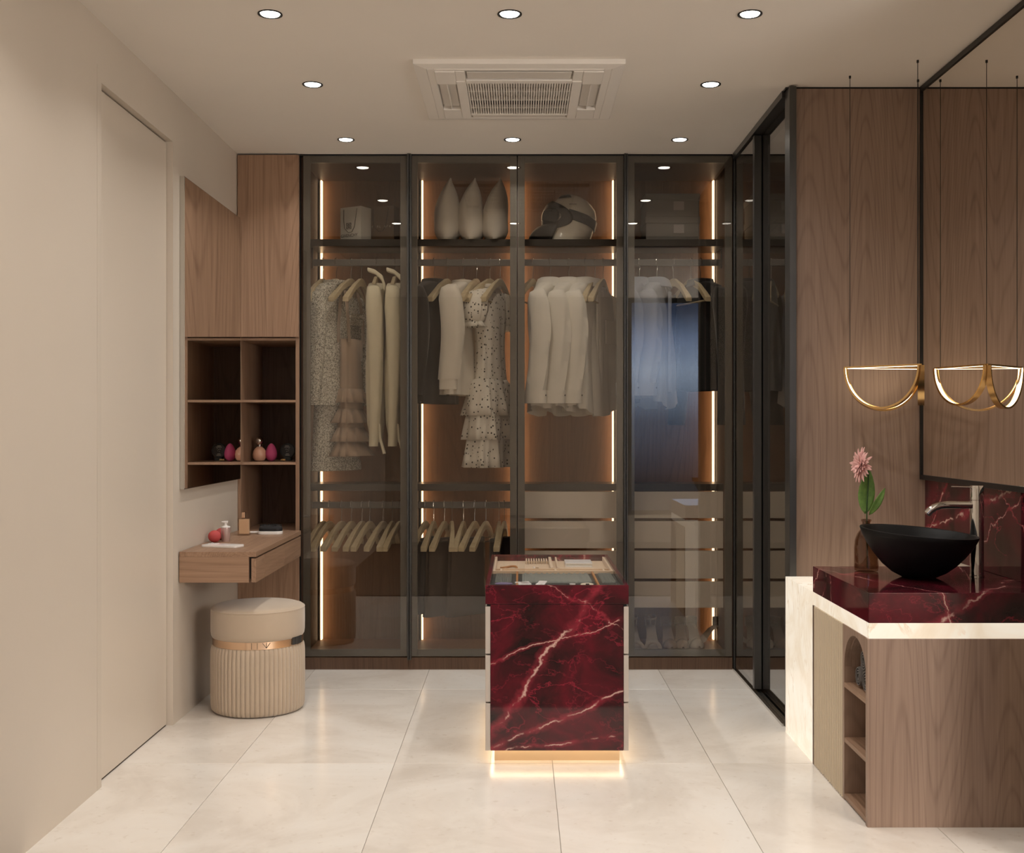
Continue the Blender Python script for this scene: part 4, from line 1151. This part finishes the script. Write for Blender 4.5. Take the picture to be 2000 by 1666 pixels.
dv.box(.135, .147, YM + .125, TY1, zb, IZ - .009).box(.165, .172, YM + .125, TY1, zb, IZ - .009).box(.15, .158, YM + .0125, YM + .1145, zb, IZ - .012).box(TX_0 + .03, TX_0 + .038, YM + .0125, YM + .1145, zb, IZ - .012).box(TX_1 - .04, TX_1 - .032, YM + .0125, YM + .1145, zb, IZ - .012)
dv.build('tray_divider', 'felt_beige', isl, bevel=.001)
b = B()
for i in range(9): b.box(.030 + i * .0115, .0365 + i * .0115, TY1 - .12, TY1 - .015, zb, zb + .014)
b.build('ring_roll', 'felt_beige', isl, bevel=.002)
for x_ in (-.012, .30): B().box(x_, x_ + .008, TY0, YM - .001, .659, IZ - .0085).build('wood_divider', 'amber_wood', isl)
# things lying in the island
o = thing('jewellery_book', 'pale closed book lying in the beige tray of the island', 'book', (.265, 5.06, zb))
B().box(.205, .325, 4.99, 5.13, zb, zb + .004).box(.205, .325, 4.99, 5.13, zb + .014, zb + .018).box(.205, .209, 4.99, 5.13, zb + .004, zb + .014).build('cover', 'phone_white', o, bevel=.001)
B().box(.210, .322, 4.993, 5.127, zb + .004, zb + .014).build('pages', 'paper_white', o)
o = thing('bracelet', 'amber oval bracelet lying in the beige tray', 'bracelet', (-.045, 4.93, zb))
B().tube([(-.045 + .035 * cos(radians(a_)), 4.93 + .042 * sin(radians(a_)), zb + .005 + .003 * sin(radians(2 * a_))) for a_ in range(0, 361, 12)], .0045, 10).build('band', 'amber_wood', o, smooth=True)
o = thing('gemstone_ring', 'small ring with pale stone lying in the beige tray', 'ring', (.075, 4.93, zb))
B().tube([(.075 + .010 * cos(radians(a_)), 4.93 + .010 * sin(radians(a_)), zb + .003) for a_ in range(0, 361, 20)], .002, 8).build('band', 'gold', o, smooth=True)
ball(B(), (.066, 4.925, zb + .006), .006, .006, .005, 12, 8).build('stone', 'phone_white', o, smooth=True)
zd = .6592
for i, (x0, x1, y0, y1) in enumerate(((.012, .285, 4.42, 4.66), (.325, .378, 4.42, 4.67), (-.095, -.03, 4.44, 4.66))):
    o = thing('folded_scarf', ('wide grey pleated scarf in the middle of the dark tray', 'narrow grey scarf at the right of the dark tray', 'narrow grey scarf at the left of the dark tray')[i], 'scarf', ((x0 + x1) / 2, (y0 + y1) / 2, zd), 'folded scarves in the dark tray')
    n_ = 40; rs = []
    for yy, hh in ((y0, .0), (y0 + .012, .009), (y1 - .012, .0105), (y1, .0)):
        top_ = [(x0 + (x1 - x0) * j / n_, yy, zd + .001 + hh * (.65 + .35 * sin(j * 1.9 + yy * 9))) for j in range(n_ + 1)]
        rs.append(top_ + [(x1, yy, zd), (x0, yy, zd)])
    B().loft(rs).build('cloth', 'scarf_grey', o, smooth=True, angle=60)
c0 = (.015, 4.355); o = thing('card_case', 'white card case with dark print tilted in the front of the island', 'case', (c0[0], c0[1], zd))
q = Matrix.Translation((c0[0], c0[1], zd + .006)) @ Matrix.Rotation(radians(14), 4, 'Z') @ Matrix.Rotation(radians(4), 4, 'X')
B().box(-.028, .028, -.024, .024, -.003, .004).xform(q).build('case', 'phone_white', o, bevel=.001)
B().box(-.008, .02, -.013, .015, .004, .0048).xform(q).build('print', 'phone_mark', o)
c0 = (.088, 4.36); o = thing('earring_card', 'white earring card standing beside the card case in the island', 'card', (c0[0], c0[1], zd))
q = Matrix.Translation((c0[0], c0[1], zd + .008)) @ Matrix.Rotation(radians(-12), 4, 'Z') @ Matrix.Rotation(radians(5), 4, 'X')
B().box(-.016, .016, -.03, .028, -.002, .003).xform(q).build('card', 'phone_white', o, bevel=.001)
ball(B(), (c0[0] - .012, c0[1] - .020, zd + .006), .014, .010, .005, 14, 8).build('pearl_cluster', 'phone_white', o, smooth=True)
c0 = (.205, 4.345); o = thing('wrist_watch', 'small wrist watch with pale dial in the front of the island', 'watch', (c0[0], c0[1], zd))
B().tube([(c0[0] + .022 * cos(radians(a_)), c0[1] + .016 * sin(radians(a_)), zd + .004) for a_ in range(0, 361, 20)], .006, 8, (1, .7)).build('strap', 'ink', o, smooth=True)
B().lathe([(.012, .005), (.012, .010), (.001, .0105)], (c0[0], c0[1] - .012, zd), 20).build('dial', 'phone_white', o, smooth=True)
c0 = (.262, 4.35); o = thing('jewellery_pouch', 'cream jewellery pouch with dark clasp in the front of the island', 'pouch', (c0[0], c0[1], zd))
ball(B(), (c0[0], c0[1], zd + .005), .026, .020, .005, 20, 10).build('pouch_body', 'cream', o, smooth=True)
B().box(c0[0] - .006, c0[0] + .008, c0[1] - .021, c0[1] - .013, zd + .005, zd + .010).build('clasp', 'ink', o, bevel=.001)
c0 = (-.06, 4.36); o = thing('velvet_cushion', 'small violet velvet cushion behind the card case', 'cushion', (c0[0], c0[1], zd))
ball(B(), (c0[0], c0[1], zd + .006), .035, .022, .0055, 20, 10).build('cover', 'cushion_violet', o, smooth=True)

# ================================================================== VANITY (right)
VX0, VX1, VY0, VY1, VZ = 1.110, XR - .001, 3.577, 4.258, .745
vt = thing('vanity_unit', 'vanity with burgundy marble counter, lit onyx band and timber end panel', 'vanity', (1.42, 3.95, 0))
B().box(VX0, VX1, VY0, VY1, .649, VZ).build('countertop', 'marble_vanity', vt, bevel=.0015)
B().box(VX0 + .001, VX1, VY0 + .001, VY1, .5995, .6485).build('onyx_band', 'onyx', vt)
B().box(VX0 + .001, VX1, VY1 + .001, YR - .033, 0, .648).build('onyx_panel', 'onyx', vt)
YN = 3.853                                # end of the niche unit
B().box(VX0 - .004, VX1, VY0, VY0 + .020, .0, .599).build('end_panel', 'wood_grey', vt, bevel=.001)
B().box(VX0 - .001, VX1, VY1 - .02, VY1 - .001, 0, .599).build('side_panel', 'wood_dark', vt)
B().box(VX0 + .30, VX0 + .315, VY0 + .02, VY1 - .02, .0, .599).build('back_panel', 'wood_grey', vt)
B().box(VX0 - .001, VX0 + .30, YN - .010, YN + .006, .0, .599).build('partition', 'wood_grey', vt)
# arched front frame of the niche
ny0, ny1 = VY0 + .020, YN - .010
yc, ra = (ny0 + ny1) / 2, (ny1 - ny0) / 2
n_ = 24
b = B()
arcp = [(yc + ra * cos(pi * i / n_), .455 + ra * sin(pi * i / n_) * 1.02) for i in range(n_ + 1)]
for i in range(n_):
    p, q = arcp[i], arcp[i + 1]
    b.loft([[(x, p[0], p[1]), (x, q[0], q[1]), (x, q[0], .599), (x, p[0], .599)] for x in (VX0 - .001, VX0 + .018)])
b.build('arch_panel', 'wood_grey', vt)
b = B()
vault = [(yc + ra * 1.0 * cos(pi * i / n_), .455 + ra * sin(pi * i / n_) * 1.02) for i in range(n_ + 1)]
b.loft([[(x, p[0], p[1]) for p in vault] for x in (VX0 + .018, VX0 + .30)], False, False, False)
b.build('arch_vault', 'wood_grey', vt, solid=.004)
for z in (.401, .214, .022):
    B().box(VX0 - .0005, VX0 + .30, ny0, ny1, z - .016, z).build('shelf', 'wood_y', vt, bevel=.0008)
# fluted front
b = B(); ns = 17; y0_, y1_ = YN + .007, VY1 - .021
for i in range(ns):
    a0, a1 = y0_ + (y1_ - y0_) * i / ns, y0_ + (y1_ - y0_) * (i + 1) / ns
    mid, hw = (a0 + a1) / 2, (a1 - a0) / 2 * .66
    b.prism([(mid - hw, VX0 + .024)] + [(mid - hw * cos(pi * k / 8), VX0 + .006 - .010 * sin(pi * k / 8)) for k in range(9)] + [(mid + hw, VX0 + .024)], 'z', .004, .598)
b.v = [(p[1], p[0], p[2]) for p in b.v]
fp = B().box(VX0 + .023, VX0 + .034, y0_ - .001, y1_ + .001, .003, .599).build('fluted_door', 'cream', vt)
b.build('flute', 'cream', fp, smooth=True)['kind'] = 'stuff'

# rolled towels
def towel(label, y, z, rr, seed, x0=.0, L=.26):
    r = thing('rolled_towel', label, 'towel', (VX0 + .02 + x0, y, z), 'grey rolled towels in the arched niche')
    pts = []; rnd = random.Random(seed)
    turns = 3.2; n_ = 90; inner = rr * .22
    out, inn = [], []
    th = (rr - inner) / (turns + 1) * .60
    for i in range(n_ + 1):
        t_ = i / n_; a_ = 2 * pi * turns * t_ + seed
        rad = inner + (rr - inner) * t_
        out.append((rad * cos(a_), rad * sin(a_))); inn.append(((rad - th) * cos(a_), (rad - th) * sin(a_)))
    poly = out + inn[::-1]
    rs = []
    for k_, x in enumerate((0, .006, .05, .13, L)):
        f_ = .93 if k_ == 0 else 1 + .03 * sin(k_ + seed)
        rs.append([(VX0 + .02 + x0 + x, y + p[0] * f_, z + rr + p[1] * f_) for p in poly])
    n2 = len(poly); bb = B()
    vs = [p for q_ in rs for p in q_]; fs = []
    for i in range(len(rs) - 1):
        for j in range(n2):
            k2 = (j + 1) % n2; fs.append((i * n2 + j, i * n2 + k2, (i + 1) * n2 + k2, (i + 1) * n2 + j))
    m1 = n_ + 1
    for j in range(n_): fs.append((j, j + 1, n2 - 2 - j, n2 - 1 - j)); o_ = (len(rs) - 1) * n2; fs.append((o_ + j, o_ + j + 1, o_ + n2 - 2 - j, o_ + n2 - 1 - j))
    bb.add(vs, fs).build('roll', 'towel_grey', r, smooth=True, angle=50)
towel('rolled grey towel at the front right of the niche', 3.680, .4015, .037, .4)
towel('rolled grey towel at the back left of the niche', 3.757, .4015, .037, 2.1)
towel('topmost rolled grey towel in the arched niche', 3.722, .4655, .037, 4.4, .006)

# basin
bc = (1.402, 3.952)
bs = thing('vessel_basin', 'matte black tilted vessel basin on the marble counter', 'basin', (bc[0], bc[1], VZ))
n_ = 72; rs = []
prof = [(.052, 0), (.060, .0015), (.095, .018), (.130, .045), (.160, .078), (.184, .110), (.201, .140), (.2085, .158), (.2075, .1605), (.200, .1605), (.196, .157), (.186, .135), (.165, .100), (.135, .064), (.09, .032), (.045, .022), (.002, .020)]
for r_, z_ in prof:
    r_ *= .955
    rs.append([(bc[0] + r_ * cos(2 * pi * j / n_), bc[1] + r_ * sin(2 * pi * j / n_), VZ + z_ - .072 * (r_ * cos(2 * pi * j / n_)) * (z_ / .16) + .03 * r_ * sin(2 * pi * j / n_) * (z_ / .16)) for j in range(n_)])
B().loft(rs).build('bowl', 'black_ceramic', bs, smooth=True, angle=60)
B().lathe([(.024, .0205), (.024, .024), (.02, .026), (.001, .027)], (bc[0], bc[1], VZ), 24).build('drain_cover', 'black_metal', bs, smooth=True)

# tap
tc = (1.614, 3.972)
tp = thing('basin_tap', 'tall chrome mixer tap beside the black basin', 'tap', (tc[0], tc[1], VZ))
B().lathe([(.025, 0), (.025, .004), (.0232, .006), (.0232, .268), (.0215, .269), (.0215, .271), (.0232, .272), (.0232, .318), (.022, .3205), (.001, .321)], (tc[0], tc[1], VZ), 40).build('column', 'chrome', tp, smooth=True, angle=30)
zz = VZ + .252
B().tube([(tc[0] - .015, tc[1], zz), (tc[0] - .06, tc[1], zz), (tc[0] - .105, tc[1], zz), (tc[0] - .130, tc[1], zz - .002), (tc[0] - .150, tc[1], zz - .009), (tc[0] - .166, tc[1], zz - .020), (tc[0] - .176, tc[1], zz - .031)], .0132, 20).build('spout', 'chrome', tp, smooth=True, angle=50)
B().tube([(tc[0] - .018, tc[1], VZ + .3145), (tc[0] - .09, tc[1], VZ + .3165)], .0026, 10).build('lever', 'chrome', tp, smooth=True)

# vase and flower
vc = (1.268, 4.115)
vs_ = thing('bottle_vase', 'amber glass bottle vase behind the black basin', 'vase', (vc[0], vc[1], VZ))
B().lathe([(.030, 0), (.041, .003), (.0435, .015), (.0435, .085), (.041, .112), (.032, .138), (.020, .153), (.0145, .162), (.0140, .178), (.0175, .183), (.0185, .187), (.0165, .190), (.0125, .190), (.0115, .176), (.0125, .160), (.030, .134), (.038, .110), (.0405, .08), (.0405, .012), (.001, .006)], (vc[0], vc[1], VZ), 40).build('bottle', 'amber_glass', vs_, smooth=True, angle=50)
fz = VZ + .012
fw_ = thing('dahlia_flower', 'single pink dahlia with green leaves standing in the amber vase', 'flower', (vc[0], vc[1], fz))
def fp_(px, py, s_=535): q = at(px, py, s_); return (q[0], vc[1] + (q[1] - F / 535.), q[2])
stem = [(vc[0] + .004, vc[1], fz), (vc[0] + .002, vc[1], VZ + .18), fp_(1693.5, 985), fp_(1696, 950), fp_(1697, 925), fp_(1696.5, 916), fp_(1693, 911), fp_(1688, 908)]
B().tube(stem, [.0026, .0026, .0024, .0022, .002, .002, .002, .0025], 10).build('stem', 'green_stem', fw_, smooth=True)
def leaf(a, b, width, bow, name='leaf'):
    A_, E_ = Vector(a), Vector(b); ax = E_ - A_; side = Vector((ax.z, 0, -ax.x)).normalized(); nrm = Vector((0, -1, 0))
    n_ = 12; rs = []
    for i in range(n_ + 1):
        t_ = i / n_; w_ = width * sin(pi * min(1, t_ ** .85)) ** .8 + .0006
        cpt = A_ + ax * t_ + nrm * bow * sin(pi * t_)
        row = []
        for j in range(-3, 4):
            u = j / 3
            row.append(tuple(cpt + side * w_ * u + nrm * (.18 * w_ * (abs(u) - .3) + .0012 * sin(t_ * 42 + abs(u) * 5) * abs(u))))
        rs.append(row)
    B().loft(rs, False, False, False).build(name, 'leaf', fw_, smooth=True, angle=80, solid=.0009)
leaf(fp_(1690, 1004), fp_(1698, 916), .030, -.008)
leaf(fp_(1698, 1006), fp_(1729, 953), .013, .012)
# flower head faces left and towards the viewer
hc = Vector(fp_(1683.5, 908.5))
fa = Vector((-.962, -.25, .10)).normalized()
ua = fa.cross(Vector((0, 0, 1))).normalized(); va = ua.cross(fa)
ptl = B(); rnd = random.Random(3)
for layer, (cnt, ln, tilt, wd) in enumerate(((24, .064, 8, .0062), (22, .056, 22, .0060), (18, .046, 38, .0056), (14, .034, 55, .005), (9, .022, 72, .0042))):
    for i in range(cnt):
        a_ = 2 * pi * (i + .5 * (layer % 2)) / cnt + rnd.uniform(-.1, .1); L_ = ln * rnd.uniform(.86, 1.12); tl = radians(tilt + rnd.uniform(-9, 9))
        rad = ua * cos(a_) + va * sin(a_); tang = fa.cross(rad)
        dirv = rad * cos(tl) + fa * sin(tl); up_ = fa * cos(tl) - rad * sin(tl)
        rs = []
        for t_, w_ in ((0.05, .45), (.35, .85), (.65, 1), (.85, .75), (.97, .35), (1.0, .05)):
            p = hc + dirv * L_ * t_ - fa * .010 * t_ * t_
            rs.append([tuple(p - tang * wd * w_ + up_ * .0022), tuple(p), tuple(p + tang * wd * w_ + up_ * .0022)])
        ptl.loft(rs, False, False, False)
ptl.build('flower_head', 'petal', fw_, smooth=True, angle=80, solid=.0006)['kind'] = 'stuff'
ball(B(), tuple(hc - fa * .006), .008, .008, .008, 14, 8).build('calyx', 'green_stem', fw_, smooth=True)

# backsplash and bathroom mirror
bk = tag(B().box(XR - .012, XR, 3.45, YR - .001, VZ + .0005, 1.075).build('backsplash', 'marble_splash', bevel=.001), 'burgundy marble backsplash behind the tap below the mirror', 'backsplash')
vm = thing('vanity_mirror', 'large bronze-tinted mirror with black frame above the vanity', 'mirror', (XR, 4.1, 1.9))
mz0, mz1, my0, my1 = 1.052, CEIL - .002, 3.42, YR - .003
b = B()
for q in ((my0, my0 + .02, mz0, mz1), (my1 - .014, my1, mz0, mz1), (my0 + .02, my1 - .014, mz0, mz0 + .02), (my0 + .02, my1 - .014, mz1 - .022, mz1)):
    b.box(XR - .036, XR - .013, q[0], q[1], q[2], q[3])
b.build('frame', 'black_metal', vm, bevel=.001)
B().box(XR - .030, XR - .0135, my0 + .02, my1 - .014, mz0 + .02, mz1 - .022).build('glass', 'bronze_mirror', vm)

# ================================================================== PENDANT
PZ = 1.512
PA, PB, PC = Vector((1.325, 4.590, PZ)), Vector((1.5575, 4.365, PZ)), Vector((1.6574, 4.645, PZ))
pn = thing('pendant_lamp', 'gold pendant of three lit half rings hanging before the timber wall', 'pendant lamp', (1.5, 4.52, PZ))
cen = (PA + PB + PC) / 3
for (p, q) in ((PA, PB), (PB, PC), (PC, PA)):
    m_ = (p + q) / 2; u = (q - p); R0 = u.length / 2 * .985; u.normalize(); nn = Vector((-u.y, u.x, 0))
    if (cen - m_).dot(nn) < 0: nn = -nn
    def ringband(r0, r1, w0, w1):
        rs = []
        for i in range(41):
            a_ = pi + pi * i / 40
            d_ = u * cos(a_) + Vector((0, 0, 1)) * sin(a_) * 1.06
            rs.append([tuple(m_ + d_ * r + nn * w_) for r, w_ in ((r0, w0), (r1, w0), (r1, w1), (r0, w1))])
        return B().loft(rs)
    rs = []
    for i in range(41):
        a_ = pi + pi * i / 40; d_ = u * cos(a_) + Vector((0, 0, 1)) * sin(a_) * 1.06
        rs.append([tuple(m_ + d_ * (R0 - r) + nn * w_) for r, w_ in ((0, -.0125), (0, .0125), (.0075, .0125), (.0075, .0100), (.0025, .0100), (.0025, -.0100), (.0075, -.0100), (.0075, -.0125))])
    ro = B().loft(rs).build('half_ring', 'gold', pn, smooth=True, angle=50)
    ringband(R0 - .0045, R0 - .0027, -.0098, .0098).build('led_strip', 'led_pendant', ro, smooth=True, angle=50)
    br = B(); a_, b_ = p - u * .001, q + u * .001
    br.loft([[tuple(a_ + nn * y + Vector((0, 0, z))) for y, z in ((-.0035, -.002), (.0035, -.002), (.0035, .005), (-.0035, .005))], [tuple(b_ + nn * y + Vector((0, 0, z))) for y, z in ((-.0035, -.002), (.0035, -.002), (.0035, .005), (-.0035, .005))]])
    tbo = br.build('top_bar', 'gold', pn)
    lb = B(); a2, b2 = p + u * .012, q - u * .012
    lb.loft([[tuple(e_ + nn * y + Vector((0, 0, z))) for y, z in ((-.0022, -.0034), (.0022, -.0034), (.0022, -.0021), (-.0022, -.0021))] for e_ in (a2, b2)])
    lb.build('led_line', 'led_pendant', tbo)
for p in (PA, PB, PC):
    q = p + (cen - p).normalized() * .022
    cb = B().tube([(q.x, q.y, PZ + .003), (q.x, q.y, 2.1), (q.x, q.y, CEIL - .003)], .0014, 8)
    co = cb.build('cable', 'ink', pn)
    B().lathe([(.0045, -.010), (.0045, 0)], (q.x, q.y, CEIL), 12).build('ceiling_grip', 'ink', co)

bpy.context.view_layer.update()
